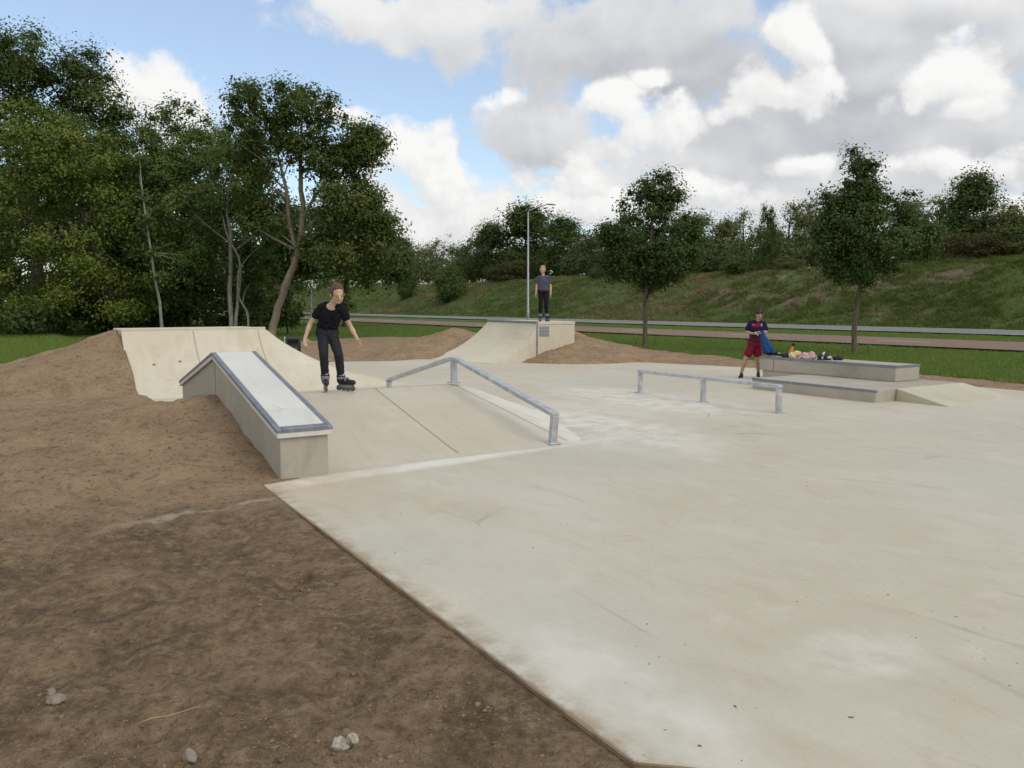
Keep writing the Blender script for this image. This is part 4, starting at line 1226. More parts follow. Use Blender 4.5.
bank_tree(402, 238, 50, 'dark', BT, 'small dark tree just right of the maple crown, far down the bank', 74)
bank_tree(437, 237, 46, 'loose', BT, 'pale yellowish tree far down the bank, left of the domed trees', 74)
bank_tree(466, 239, 44, 'round', BT, 'low dark green tree at the left foot of the domed trees', 74)
bank_tree(492, 224, 62, 'dark', BT, 'left shoulder of the domed group of dark trees behind the lamp post', 74)
bank_tree(526, 206, 92, 'dark', BT, 'tallest dark domed tree directly behind the lamp post arm', 76)
bank_tree(562, 218, 66, 'dark', BT, 'right shoulder of the domed group of dark trees past the lamp post', 74)
bank_tree(590, 226, 56, 'round', BT, 'lower dark tree between the domed trees and the oval street tree', 72)
bank_tree(618, 228, 46, 'dark', BT, 'dark tree hidden mostly behind the oval street tree', 72)
bank_tree(690, 204, 66, 'round', BT, 'green tree at the right edge of the oval street tree crown', 72)
bank_tree(718, 210, 56, 'round', BT, 'second green tree right of the oval street tree', 74)
bank_tree(740, 207, 56, 'loose', BT, 'thin olive tree just left of the narrow dark conifer', 78)
bank_tree(764, 207, 26, 'column', 'conifer_tree', 'narrow dark column shaped conifer on the bank', 68)
bank_tree(786, 198, 60, 'loose', BT, 'feathery pale olive tree right of the narrow conifer', 76)
bank_tree(810, 196, 60, 'loose', BT, 'feathery olive tree at the left edge of the pointed street tree', 78)
bank_tree(838, 208, 44, 'round', BT, 'green tree hidden mostly behind the pointed street tree', 74)
bank_tree(908, 196, 66, 'loose', BT, 'olive tree right behind the side lobe of the pointed street tree', 78)
bank_tree(934, 192, 54, 'loose', BT, 'thin olive tree just left of the big round dark tree', 76)
bank_tree(966, 174, 76, 'dark', BT, 'big round dark tree standing high on the bank at right', 74)
bank_tree(1000, 200, 60, 'round', BT, 'green tree filling the gap right of the big round dark tree', 72)
bank_tree(1028, 180, 74, 'loose', BT, 'tall loose olive tree at the right edge of the picture', 74)
bank_tree(1075, 185, 70, 'round', BT, 'green tree past the right edge, beyond the loose olive tree', 74)
bank_tree(1130, 178, 80, 'dark', BT, 'dark tree well past the right edge of the bank row', 74)
bank_tree(408, 264, 22, 'bush', 'shrub', 'smaller rounded shrub on the bank slope near the maple', 60, 'shrub')
bank_tree(451, 262, 36, 'bush', 'shrub', 'larger rounded shrub on the bank slope, left of the far quarter pipe', 60, 'shrub')
bank_tree(512, 258, 50, 'brown', 'shrub', 'brownish low shrub under the domed trees', 68, 'shrub')
bank_tree(598, 264, 20, 'bush', 'shrub', 'light green bush on the bank top, left of the oval street tree', 66, 'shrub')
bank_tree(737, 255, 34, 'bush', 'shrub', 'wide light green bush at the foot of the narrow conifer', 66, 'shrub')
bank_tree(785, 255, 36, 'loose', 'shrub', 'dry olive shrub on the bank top right of the conifer', 67, 'shrub')
bank_tree(945, 228, 56, 'brown', 'shrub', 'brown olive bush under the big round dark tree', 69, 'shrub')
bank_tree(985, 230, 52, 'brown', 'shrub', 'brown olive bush near the right end of the bank', 69, 'shrub')

rng = np.random.default_rng(78)
lob = []
for k in range(420):
    W = math.exp(rng.uniform(math.log(14), math.log(330))) - 6; D = rng.uniform(70.5, 86)
    z = float(berm_h(np.array([D]), np.array([W]))[0]); r = rng.uniform(1.2, 2.4) * (1.5 if W > 120 else 1)
    p = NV * D + WV * W
    lob.append((p.x, p.y, z + rng.uniform(0.6, 4.9 if D > 74 else 2.6) * (1.5 if W > 120 else 1), r, r, r * rng.uniform(.7, 1.1)))
o, _, _ = crown_mesh('thicket', lob, 3000, (0.8, 1.5), 170000, 0.26, L_FAR, rng, sig=0.8, squash=0.9)
tag(o, 'dense thicket filling in between the trees on the bank top', 'thicket', kind='stuff')
# ------------------------------------------------------------------ people
def skin_mat(name, col):
    m, n = new_mat(name, 0.5, col, spec=0.35)
    a = n.noise(n.coord(), 22, 3, 0.6)
    n.put(n.b.inputs['Base Color'], n.mix(n.range(a, .3, .7), tuple(q * .92 for q in col), tuple(q * 1.06 for q in col)))
    n.b.inputs['Subsurface Weight'].default_value = 0.08
    n.b.inputs['Subsurface Scale'].default_value = 0.01
    return m
def cloth_mat(name, a, b, sc=40, rough=0.9):
    m, n = new_mat(name, rough, a, spec=0.15)
    co = n.coord()
    f = n.noise(co, sc, 3, 0.6); w = n.noise(co, 7, 3, 0.6, 1.0)
    n.put(n.b.inputs['Base Color'], n.mix(n.range(f, .35, .65), a, b))
    n.put(n.b.inputs['Normal'], n.bump(n.math('ADD', w, n.math('MULTIPLY', f, .2)), .35, .03))
    return m
SK_A = skin_mat('skin_fair', (0.56, 0.36, 0.26)); SK_B = skin_mat('skin_tan', (0.47, 0.28, 0.19))
M_EYE = simple('eye_dark', (0.02, 0.016, 0.014), 0.3); M_LIP = simple('lip', (0.40, 0.16, 0.13), 0.5)
M_BLACK = cloth_mat('black_cotton', (0.006, 0.006, 0.008), (0.014, 0.014, 0.017))
M_DENIM = cloth_mat('black_denim', (0.018, 0.020, 0.025), (0.032, 0.036, 0.043), 90)
M_PANTS = cloth_mat('dark_leggings', (0.010, 0.009, 0.012), (0.018, 0.016, 0.02))
M_TEE = cloth_mat('grey_blue_tee', (0.060, 0.066, 0.095), (0.095, 0.10, 0.14))
M_MAROON = cloth_mat('maroon_shorts', (0.16, 0.012, 0.03), (0.22, 0.018, 0.04))
M_BLUE = cloth_mat('blue_jacket', (0.012, 0.052, 0.16), (0.025, 0.085, 0.23), 18)
M_SKATE = simple('skate_black', (0.018, 0.018, 0.02), 0.45, 0.3, 10)
M_SKATE_G = simple('skate_grey', (0.24, 0.24, 0.25), 0.45, 0.2, 10)
M_SKATE_B = simple('skate_blue', (0.04, 0.09, 0.26), 0.45, 0.2, 10)
M_WHEEL = simple('wheel', (0.11, 0.105, 0.10), 0.5, 0.2, 10)
M_SOCK = simple('sock', (0.50, 0.50, 0.50), 0.9, 0.15, 30)
M_NAVYS = simple('shoe_black', (0.012, 0.012, 0.015), 0.6, 0.2, 20)

def V3(*a): return Vector(a)
def frame_axes(f, up=(0, 0, 1)):
    F = Vector(f).normalized(); X = F.cross(Vector(up)).normalized(); U = X.cross(F).normalized()
    return X, F, U
def head(body, hair, c, f, s=1.0, tied=False, roll=(0, 0, 1)):
    X, F, U = frame_axes(f, roll); c = Vector(c)
    R = Matrix((X, F, U)).transposed()
    q = lambda a, b, h: c + X * (a * s) + F * (b * s) + U * (h * s)
    E_ = lambda mb, a, b, h, r: mb.ellipsoid(q(a, b, h), [k * s for k in r], 18, 14, R)
    E_(body, 0, -.008, .022, (.071, .090, .092))
    E_(body, 0, .020, -.030, (.060, .066, .072))
    E_(body, 0, .042, -.072, (.036, .036, .032))
    E_(body, 0, .074, .010, (.046, .018, .030))
    body.capsule(q(0, .088, .012), q(0, .106, -.022), .009 * s, .0135 * s, 10)
    for sx in (-1, 1):
        E_(body, sx * .073, -.006, -.008, (.011, .021, .031))
        E_(body, sx * .036, .070, -.022, (.018, .014, .018))
    if hair is not None:
        E_(hair, 0, -.022, .032, (.0795, .092, .097) if tied else (.080, .092, .094))
        E_(hair, 0, .012 if tied else .028, .084 if tied else .080, (.058, .048, .025) if tied else (.062, .052, .030))
        for sx in (-1, 1): E_(hair, sx * .058, -.020, .022, (.024, .062, .062))
        E_(hair, 0, -.060, -.02, (.060, .045, .07))
    return q, R
def face_bits(q, R, s, parent):
    for sx in (-1, 1):
        mb = MB(); mb.ellipsoid(q(sx * .031, .0835, .000), (.0125 * s, .006 * s, .0065 * s), 10, 8, R); mb.build('eye', M_EYE, parent, smooth=True)
    for sx in (-1, 1):
        mb = MB(); mb.capsule(q(sx * .016, .088, .021), q(sx * .046, .076, .022), .004 * s, .003 * s, 8, 3)
        mb.build('eyebrow', MATS.get('brow') or simple('brow', (0.07, 0.045, 0.03), 0.9), parent, smooth=True)
    mb = MB(); mb.capsule(q(-.02, .0815, -.054), q(.02, .0815, -.054), .0055 * s, .0055 * s, 8, 3); mb.build('mouth', M_LIP, parent, smooth=True)

def hand(mb, wrist, direction, palm_n, thumb, s=1.0, curl=0.35):
    """palm with four unequal bent fingers and a thumb; palm_n points out of the palm, thumb is the thumb side"""
    w = Vector(wrist); D = Vector(direction).normalized(); N = Vector(palm_n); N = (N - D * N.dot(D)).normalized()
    T = Vector(thumb); T = (T - D * T.dot(D) - N * T.dot(N)).normalized()
    mb.capsule(w - D * .01 * s, w + D * .055 * s, .026 * s, .036 * s, 12, 4, 0.45, N)
    for i, (off, ln) in enumerate(((.027, .062), (.009, .070), (-.009, .065), (-.026, .050))):
        p = w + D * .060 * s + T * off * s
        d = (D + T * off * 2.5).normalized()
        r = .0085 * s
        for k in range(3):
            a = curl * (0.5 + k * 0.8)
            dd = (d * math.cos(a) + N * math.sin(a)).normalized()
            p2 = p + dd * ln * s * (.44, .32, .26)[k]
            mb.capsule(p, p2, r, r * .9, 8, 3); p = p2; r *= .9
    p = w + D * .015 * s + T * .024 * s
    d = (D * .55 + T * .75 + N * .25).normalized(); p2 = p + d * .038 * s; mb.capsule(p, p2, .012 * s, .0105 * s, 8, 3)
    d = (D * .85 + T * .35 + N * .35).normalized(); mb.capsule(p2, p2 + d * .03 * s, .0105 * s, .008 * s, 8, 3)

def limb(mb, a, b, c, r0, r1, r2, bulge=0.0):
    mb.capsule(a, b, r0, r1, 16); mb.capsule(b, c, r1, r2, 16)
    if bulge:
        a, b, c = Vector(a), Vector(b), Vector(c)
        mb.capsule(b.lerp(c, .22), b.lerp(c, .42), r1 * (1 + bulge), r1 * (1 + bulge * .6), 14)

def skate(parent, ankle, ground, dirn, s, cuff_mat, boot_mat, label=None, voxel=.008):
    """inline skate: boot, cuff, straps, frame and four wheels"""
    D = Vector((dirn[0], dirn[1], 0)).normalized(); G = Vector(ground); A = Vector(ankle)
    sd = Vector((-D.y, D.x, 0)); U = V3(0, 0, 1)
    mb = MB()
    heel = G - D * .075 * s + U * .115 * s; toe = G + D * .125 * s + U * .112 * s
    mb.capsule(heel, toe, .040 * s, .036 * s, 14); mb.capsule(heel + U * .03 * s, G + D * .04 * s + U * .125 * s, .040 * s, .036 * s, 14)
    mb.capsule(heel + U * .02 * s, A, .042 * s, .050 * s, 14)
    b = remeshed(mb, 'inline_skate', boot_mat, parent, voxel, 4)
    mb = MB(); mb.capsule(A - U * .045 * s, A + U * .015 * s, .054 * s, .058 * s, 16, 3); mb.build('cuff', cuff_mat, b, smooth=True)
    mb = MB()
    for (p, r) in ((A - U * .012 * s, .0595 * s),):
        mb.tube([p - U * .012 * s + D * .004, p + U * .012 * s + D * .004], [r, r], 18)
    q0 = G + D * .02 * s + U * .15 * s
    mb.tube([q0 - sd * .044 * s - U * .02 * s, q0 - sd * .03 * s + U * .012 * s, q0 + U * .02 * s, q0 + sd * .03 * s + U * .012 * s, q0 + sd * .044 * s - U * .02 * s], .011 * s, 8)
    mb.build('strap', M_SKATE_G, b, smooth=True)
    mb = MB(); mb.bar(G - D * .10 * s + U * .062 * s, G + D * .115 * s + U * .062 * s, .030 * s, .040 * s); mb.build('skate_frame', M_SKATE_G, b)
    for k in range(4):
        c = G + D * (-.105 + .074 * k) * s + U * .036 * s
        mb = MB(); mb.tube([c - sd * .012 * s, c - sd * .008 * s, c + sd * .008 * s, c + sd * .012 * s], [.028 * s, .036 * s, .036 * s, .028 * s], 18)
        mb.build('wheel', M_WHEEL, b, smooth=False)
    return b

# --- the girl on the spine
gp0 = V3(-2.25, 10.22, 0)
sg_ = gp0.x * CA + gp0.y * SA; tg_ = -gp0.x * SA + gp0.y * CA
gp0 = pw(-9.93, tg_ - 0.0, FH - 0.012)
girl = thing('person', 'girl in black shirt and jeans skating with arms out on inline skates', 'person', gp0, -math.atan2(gp0.x, gp0.y))
sc_ = FPX / 10.28
gxz = lambda px, py, y=0.0: V3((px - 335.5) / sc_, y, (389.3 - py) / sc_)
shL, shR = gxz(324.3, 306.3, -.03), gxz(343.2, 307.6, -.07)
elL, wrL = gxz(312.6, 322.5, .03), gxz(307.8, 336.0, -.03)
elR, wrR = gxz(351.6, 325.0, .00), gxz(358.2, 338.0, -.06)
hpL, hpR = gxz(324.6, 332.5, .06), gxz(333.6, 332.5, .06)
knL, knR = gxz(325.2, 352.0, -.09), gxz(339.6, 353.0, -.07)
anL, anR = gxz(326.0, 373.0, .02), gxz(341.4, 374.5, .03)
hc = gxz(339.6, 293.2, -.17); nk0 = gxz(333.6, 305.0, -.05)
body, hair = MB(), MB()
hf = (0.24, -0.88, -0.36)
q, R = head(body, hair, hc, hf, 1.07, True, roll=(-0.10, 0, 1))
body.capsule(nk0, hc + V3(-.01, .03, -.05), .046, .042, 14)
chest, belly, hip = gxz(333.0, 311.5, -.02), gxz(330.0, 323.0, .03), gxz(329.0, 331.0, .06)
def torso(mb, e, lo=True):
    mb.ellipsoid(chest, (.132 + e, .090 + e, .115 + e), 20, 14)
    mb.capsule(chest + V3(-.04, 0, -.02), belly + V3(-.03, 0, 0), .092 + e, .088 + e, 18); mb.capsule(chest + V3(.04, 0, -.02), belly + V3(.03, 0, 0), .092 + e, .088 + e, 18)
    if lo: mb.capsule(hip + V3(-.045, 0, 0), hip + V3(.045, 0, 0), .092 + e, .092 + e, 18)
    mb.capsule(shL + V3(.02, 0, 0), shR + V3(-.02, 0, 0), .046 + e, .046 + e, 16)
    mb.capsule(shL.lerp(nk0, .5), shR.lerp(nk0, .5), .05 + e, .05 + e, 16)
torso(body, 0)
body.ellipsoid(chest + V3(.010, -.066, .070), (.074, .046, .060), 16, 12)
limb(body, shL, elL, wrL, .040, .031, .022, .08); limb(body, shR, elR, wrR, .040, .031, .022, .08)
hand(body, wrL, gxz(307.4, 345, -.06) - wrL, (0.45, -.6, 0), (0.6, -0.6, 0), .92, .30)
hand(body, wrR, gxz(362.2, 349.5, -.10) - wrR, (-.5, -.5, 0), (-.5, -.6, .2), .92, .25)
limb(body, hpL, knL, anL, .060, .038, .030); limb(body, hpR, knR, anR, .060, .038, .030)
bo = remeshed(body, 'body', SK_A, girl, .006, 3)
face_bits(q, R, 1.07, girl)
hair.ellipsoid(q(.0, -.100, .085), (.036, .036, .034), 14, 10, R)
M_HAIR = simple('hair_brown', (0.085, 0.048, 0.028), 0.6, 0.45, 60, 0.3)
remeshed(hair, 'hair', M_HAIR, girl, .007, 3)
sh = MB(); torso(sh, .013, False)
sh.capsule(nk0 + V3(-.045, .03, -.02), nk0 + V3(.045, .03, -.02), .05, .05, 14)
sh.capsule(belly + V3(-.04, .01, -.02), belly + V3(.035, .01, -.02), .098, .098, 18)
sh.capsule(shL, shL.lerp(elL, .46), .054, .055, 16); sh.capsule(shR, shR.lerp(elR, .46), .054, .055, 16)
remeshed(sh, 'shirt', M_BLACK, girl, .007, 3, folds=.008)
pt = MB()
pt.capsule(hip + V3(-.045, 0, .0), hip + V3(.045, 0, .0), .103, .103, 18); pt.capsule(hip + V3(-.04, -.01, .05), hip + V3(.04, -.01, .05), .095, .095, 18)
limb(pt, hpL, knL, knL.lerp(anL, .93), .076, .056, .049, .0); limb(pt, hpR, knR, knR.lerp(anR, .93), .076, .056, .049, .0)
remeshed(pt, 'jeans', M_DENIM, girl, .007, 3, folds=.004)
for a in (anL, anR):
    mb = MB(); mb.capsule(a + V3(0, 0, -.01), a + V3(0, -.008, .025), .052, .052, 14, 3); mb.build('sock', M_SOCK, girl, smooth=True)
skate(girl, anL + V3(0, 0, -.02), V3(anL.x + .002, -.03, 0), (0.12, -1), 0.98, M_SKATE, M_SKATE)
skate(girl, anR + V3(0, 0, -.02), V3(anR.x + .055, -.01, -0.004), (0.80, -.6), 0.98, M_SKATE, M_SKATE)

# --- the blond child on the far quarter pipe
kp = pw(-18.85, 12.58, Q2H + 0.001)
kid = thing('person', 'blond child in grey blue tee and dark leggings standing on the quarter pipe', 'person', kp, -math.atan2(kp.x, kp.y))
body, hair = MB(), MB()
hc = V3(-.02, -.02, 1.43)
q, R = head(body, hair, hc, (-.12, -1, -.16), 1.0)
shL, shR = V3(-.145, 0, 1.215), V3(.155, 0, 1.215); nk0 = V3(.0, .01, 1.23)
elL, wrL, elR, wrR = V3(-.185, .03, .975), V3(-.205, -.02, .775), V3(.205, .03, .965), V3(.205, -.03, .755)
hpL, hpR = V3(-.065, .01, .80), V3(.075, .01, .80); knL, knR = V3(-.07, -.03, .49), V3(.085, -.03, .49); anL, anR = V3(-.085, .02, .19), V3(.095, .02, .19)
body.capsule(nk0, hc + V3(.0, .02, -.06), .047, .043, 14)
def torso2(mb, e, ch, be, hi, a, b, nk, lo=True, w=.13):
    mb.ellipsoid(ch, (w + e, .092 + e, .13 + e), 18, 12)
    mb.capsule(ch + V3(-.045, 0, -.02), be + V3(-.03, 0, 0), .09 + e, .086 + e, 16); mb.capsule(ch + V3(.045, 0, -.02), be + V3(.03, 0, 0), .09 + e, .086 + e, 16)
    if lo: mb.capsule(hi + V3(-.05, 0, 0), hi + V3(.05, 0, 0), .092 + e, .092 + e, 16)
    mb.capsule(a + V3(.02, 0, 0), b + V3(-.02, 0, 0), .046 + e, .046 + e, 14)
    mb.capsule(a.lerp(nk, .5), b.lerp(nk, .5), .05 + e, .05 + e, 14)
ch, be, hi = V3(.005, 0, 1.12), V3(.005, .0, .95), V3(.005, .01, .84)
torso2(body, 0, ch, be, hi, shL, shR, nk0)
limb(body, shL, elL, wrL, .041, .032, .023, .08); limb(body, shR, elR, wrR, .041, .032, .023, .08)
hand(body, wrL, (-.03, -.1, -1), (1, -.2, 0), (.1, -1, 0), .95, .3); hand(body, wrR, (.03, -.1, -1), (-1, -.2, 0), (-.1, -1, 0), .95, .3)
limb(body, hpL, knL, anL, .07, .048, .036, .1); limb(body, hpR, knR, anR, .07, .048, .036, .1)
remeshed(body, 'body', SK_A, kid, .009, 3); face_bits(q, R, 1.0, kid)
remeshed(hair, 'hair', simple('hair_blond', (0.42, 0.27, 0.12), 0.6, 0.3, 60), kid, .009, 3)
sh = MB(); torso2(sh, .013, ch, be, hi, shL, shR, nk0, False); sh.capsule(V3(-.04, .0, .90), V3(.05, .0, .90), .10, .10, 16)
sh.capsule(shL, shL.lerp(elL, .5), .055, .056, 14); sh.capsule(shR, shR.lerp(elR, .5), .055, .056, 14)
remeshed(sh, 'shirt', M_TEE, kid, .010, 3, folds=.009)
pt = MB(); pt.capsule(hi + V3(-.05, 0, 0), hi + V3(.05, 0, 0), .103, .103, 16)
limb(pt, hpL, knL, anL, .080, .056, .045, .08); limb(pt, hpR, knR, anR, .080, .056, .045, .08)
remeshed(pt, 'leggings', M_PANTS, kid, .010, 3, folds=.005)
skate(kid, anL, V3(anL.x, -.02, 0), (-.25, -1), 1.0, M_SKATE_B, M_SKATE, voxel=.01); skate(kid, anR, V3(anR.x + .02, -.02, 0), (.45, -1), 1.0, M_SKATE_B, M_SKATE, voxel=.01)

# --- the boy at the ledge
bp = V3(5.06, 17.28, 0.0)
boy = thing('person', 'boy in navy and maroon football kit looking down at his hands by the ledge', 'person', bp, -math.atan2(bp.x, bp.y))
m_ = FPX / 17.15
bxz = lambda px, py, y=0.0: V3((px - 748) / m_, y, (378.5 - py) / m_)
body, hair = MB(), MB()
hc = bxz(758.6, 314.2, -.13); hf = (-.20, -.78, -.62)
q, R = head(body, hair, hc, hf, 1.03)
shL, shR = bxz(750.9, 323.3, -.02), bxz(763.3, 323.6, .0); nk0 = bxz(757.3, 321.8, -.01)
elL, wrL = bxz(747.4, 332.0, .02), bxz(752.6, 333.2, -.20)
elR, wrR = bxz(766.0, 331.5, .03), bxz(761.4, 332.6, -.19)
hpL, hpR = bxz(752.6, 346.5, .0), bxz(758.6, 346.5, .03); knL, knR = bxz(747.2, 358.0, -.06), bxz(758.2, 358.0, .08); anL, anR = bxz(743.2, 373.6, .02), bxz(759.8, 373.6, .34)
ch, be, hi = bxz(757.0, 328.0, -.01), bxz(756.0, 337.0, .0), bxz(755.6, 343.5, .01)
body.capsule(nk0, hc + V3(0, .04, -.06), .048, .045, 14)
torso2(body, 0, ch, be, hi, shL, shR, nk0)
limb(body, shL, elL, wrL, .041, .033, .024, .08); limb(body, shR, elR, wrR, .041, .033, .024, .08)
hand(body, wrL, (.8, -.35, .1), (0, -.2, -1), (.2, -1, 0), 1.0, .7); hand(body, wrR, (-.8, -.35, -.2), (0, -.2, -1), (-.2, -1, 0), 1.0, .9)
limb(body, hpL, knL, anL, .07, .047, .034, .12); limb(body, hpR, knR, anR, .07, .047, .034, .12)
remeshed(body, 'body', SK_B, boy, .008, 3); face_bits(q, R, 1.03, boy)
hair.ellipsoid(q(0, .05, .085), (.06, .05, .03), 14, 10, R)
remeshed(hair, 'hair', simple('hair_black', (0.014, 0.011, 0.010), 0.6, 0.3, 60), boy, .009, 3)
M_KIT, n = new_mat('football_shirt', 0.8, spec=0.2)
co = n.coord(); xyz = n.sep(co)
zz = n.math('ADD', xyz[2], n.math('MULTIPLY', n.math('SUBTRACT', n.noise(co, 9, 3), .5), .05))
mar = n.math('MULTIPLY', n.range(zz, 1.10, 1.115), n.range(zz, 1.19, 1.175))
ax_ = n.math('ABSOLUTE', n.math('SUBTRACT', xyz[0], (757 - 748) / m_))
mar = n.math('MULTIPLY', mar, n.range(ax_, .125, .11))
lowm = n.math('MULTIPLY', n.range(zz, .955, .90), n.math('ADD', .35, n.math('MULTIPLY', n.math('SINE', n.math('MULTIPLY', xyz[2], 150)), .25)))
n.put(n.b.inputs['Base Color'], n.mix(n.math('MAXIMUM', mar, lowm), (0.012, 0.014, 0.045), (0.20, 0.014, 0.035)))
n.put(n.b.inputs['Normal'], n.bump(n.noise(co, 8, 3, .6, 1), .4, .03))
sh = MB(); torso2(sh, .014, ch, be, hi, shL, shR, nk0, False); sh.capsule(be + V3(-.045, 0, -.07), be + V3(.045, 0, -.07), .102, .106, 16)
sh.capsule(shL, shL.lerp(elL, .62), .056, .062, 14); sh.capsule(shR, shR.lerp(elR, .62), .056, .062, 14)
shirt = remeshed(sh, 'shirt', M_KIT, boy, .009, 3, folds=.009)
M_PRINT = simple('shirt_print', (0.62, 0.60, 0.60), 0.7, 0.1, 30)
yf = ch.y - .116
mb = MB()
for (px, py, w, h) in ((756.2, 332.3, .07, .028), (753.2, 333.2, .05, .022), (759.0, 331.5, .05, .02), (754.6, 334.0, .06, .014), (753.6, 324.8, .045, .012)):
    mb = MB(); c = bxz(px, py, yf); mb.ellipsoid((c.x, yf, c.z), (w / 2, .012, h / 2), 12, 8); mb.build('shirt_print', M_PRINT, shirt, smooth=True)
c = bxz(761.2, 324.8, yf + .012)
mb = MB(); mb.ellipsoid((c.x, c.y, c.z), (.026, .014, .032), 12, 8); cr = mb.build('crest', simple('crest_red', (0.45, 0.10, 0.10), 0.6, 0.3, 40), shirt, smooth=True)
mb = MB(); mb.box(c.x - .006, c.x + .006, c.y - .0155, c.y - .005, c.z - .02, c.z + .02); mb.build('crest_stripe', M_PRINT, cr)
pt = MB(); pt.capsule(hi + V3(-.05, 0, .0), hi + V3(.05, 0, .0), .108, .108, 16)
pt.capsule(hpL + V3(0, 0, .0), hpL.lerp(knL, .62), .088, .088, 16, 3); pt.capsule(hpR, hpR.lerp(knR, .62), .088, .088, 16, 3)
remeshed(pt, 'shorts', M_MAROON, boy, .010, 3, folds=.010)
for (a, d) in ((anL, V3(-.25, -1, 0)), (anR, V3(.1, -1, 0))):
    d.normalize(); mb = MB(); g = V3(a.x, a.y, .035)
    mb.capsule(g - d * .05, g + d * .13, .036, .030, 14); mb.capsule(g - d * .03 + V3(0, 0, .01), a + V3(0, 0, -.02), .038, .036, 14)
    remeshed(mb, 'shoe', M_NAVYS, boy, .008, 3)

# blue jacket hanging from the boy's hand
j0 = bp + Matrix.Rotation(-math.atan2(bp.x, bp.y), 3, 'Z') @ (wrR + V3(.02, -.06, 0))
jk = MB()
rj = random.Random(4)
for k in range(16):
    a = k / 16 * 6.28
    top = V3(.015 * math.cos(a), .015 * math.sin(a), -.03)
    bot = V3(.13 + .10 * math.cos(a) + rj.uniform(-.02, .02), .065 * math.sin(a), -.36 - rj.uniform(0, .06))
    jk.capsule(top, top.lerp(bot, .5) + V3(rj.uniform(-.012, .012), rj.uniform(-.012, .012), 0), .026, .036, 10); jk.capsule(top.lerp(bot, .5), bot, .036, .03, 10)
jk.capsule((0, 0, .03), (.02, 0, -.06), .03, .04, 12)
o = remeshed(jk, 'jacket', M_BLUE, None, .009, 3, folds=.010); o.location = j0; o.rotation_euler = (0, 0, -math.atan2(bp.x, bp.y))
tag(o, 'bright blue jacket dangling from the hand of the boy in football kit', 'jacket')

# things lying on the upper ledge
def on_ledge(s, t): return pw(s, t, 0.492)
def lump(name, label, cat, s, t, parts, mat, rz=0.0, vox=.008):
    mb = MB()
    for (c, r) in parts: mb.ellipsoid(c, r, 16, 12)
    o = remeshed(mb, name, mat, None, vox, 3, folds=.022); o.location = on_ledge(s, t); o.rotation_euler = (0, 0, PARK + rz)
    return tag(o, label, cat)
def sneaker(label, s, t, rz):
    r = thing('sneaker', label, 'shoe', on_ledge(s, t), PARK + rz)
    mb = MB(); mb.capsule((-.09, 0, .045), (.10, 0, .038), .042, .034, 14); mb.capsule((-.08, 0, .06), (-.02, 0, .085), .040, .036, 14)
    remeshed(mb, 'upper', M_NAVYS, r, .007, 3)
    mb = MB(); mb.prism_xy([(-.135, -.035), (-.06, -.045), (.08, -.042), (.14, -.015), (.14, .015), (.08, .042), (-.06, .045), (-.135, .035)], 0, .022); mb.build('sole', M_SOCK, r, bevel=.006)
    mb = MB(); mb.capsule((.0, 0, .082), (.055, 0, .066), .016, .014, 10); mb.build('tongue', M_SOCK, r, smooth=True)
    return r
sneaker('black sneaker with pale tongue nearest the boy on the ledge', -11.58, 13.55, .5)
sneaker('black sneaker with pale tongue beside the orange bottle on the ledge', -11.36, 13.47, -.3)
bt = thing('bottle', 'small orange bottle with black cap standing tilted on the ledge', 'bottle', on_ledge(-11.24, 13.66), PARK)
bt.rotation_euler = (RAD(-4), RAD(20), PARK)
mb = MB(); mb.tube([(0, 0, .01), (0, 0, .015), (0, 0, .15), (0, 0, .21), (0, 0, .25)], [.046, .055, .042, .026, .018], 16); mb.build('body', simple('bottle_orange', (0.62, 0.24, 0.05), 0.4, 0.15, 20), bt, smooth=True)
mb = MB(); mb.tube([(0, 0, .252), (0, 0, .30), (0, 0, .315)], [.03, .03, .018], 14); mb.build('cap', M_NAVYS, bt, smooth=True)
lump('shoulder_bag', 'small dark crumpled bag lying at the foot of the orange bottle', 'bag', -11.17, 13.50, [((0, 0, .035), (.12, .08, .04)), ((.06, .02, .06), (.07, .05, .035)), ((-.07, 0, .03), (.06, .05, .03))], M_NAVYS)
M_YEL = cloth_mat('yellow_cloth', (0.55, 0.43, 0.20), (0.68, 0.58, 0.32), 18); M_PNK = cloth_mat('pink_cloth', (0.50, 0.30, 0.31), (0.62, 0.44, 0.42), 18)
lump('sweater', 'pale yellow crumpled sweater left of the pink one on the ledge', 'clothing', -10.98, 13.52, [((-.03, 0, .05), (.09, .09, .055)), ((.03, .04, .085), (.07, .06, .045)), ((-.02, -.05, .04), (.07, .06, .045)), ((-.08, .02, .035), (.05, .05, .03))], M_YEL, .2)
lump('sweater', 'pale pink crumpled sweater in the middle of the ledge pile', 'clothing', -10.68, 13.55, [((0, 0, .03), (.19, .13, .03)), ((-.11, .03, .07), (.07, .06, .045)), ((.0, -.05, .06), (.06, .05, .04)), ((.07, .03, .085), (.06, .05, .05)), ((.15, -.03, .04), (.08, .06, .035)), ((-.05, .07, .05), (.09, .04, .05))], M_PNK, -.1)
hm = thing('helmet', 'black and white skate helmet at the right end of the clothes pile', 'helmet', on_ledge(-10.30, 13.56), PARK + .3)
mb = MB(); mb.ellipsoid((0, 0, .0), (.135, .105, .15), 22, 16, zmin=-.02); mb.build('shell', M_NAVYS, hm, smooth=True)
mb = MB(); mb.ellipsoid((.0, 0, .02), (.06, .108, .137), 18, 14, zmin=-.02); mb.ellipsoid((.10, 0, .05), (.04, .085, .03), 14, 10); mb.build('white_panel', M_SOCK, hm, smooth=True)
mb = MB()
for k in (-.05, 0.0, .05): mb.ellipsoid((k, -.088, .085), (.018, .02, .025), 10, 8)
mb.build('vents', M_EYE, hm, smooth=True)
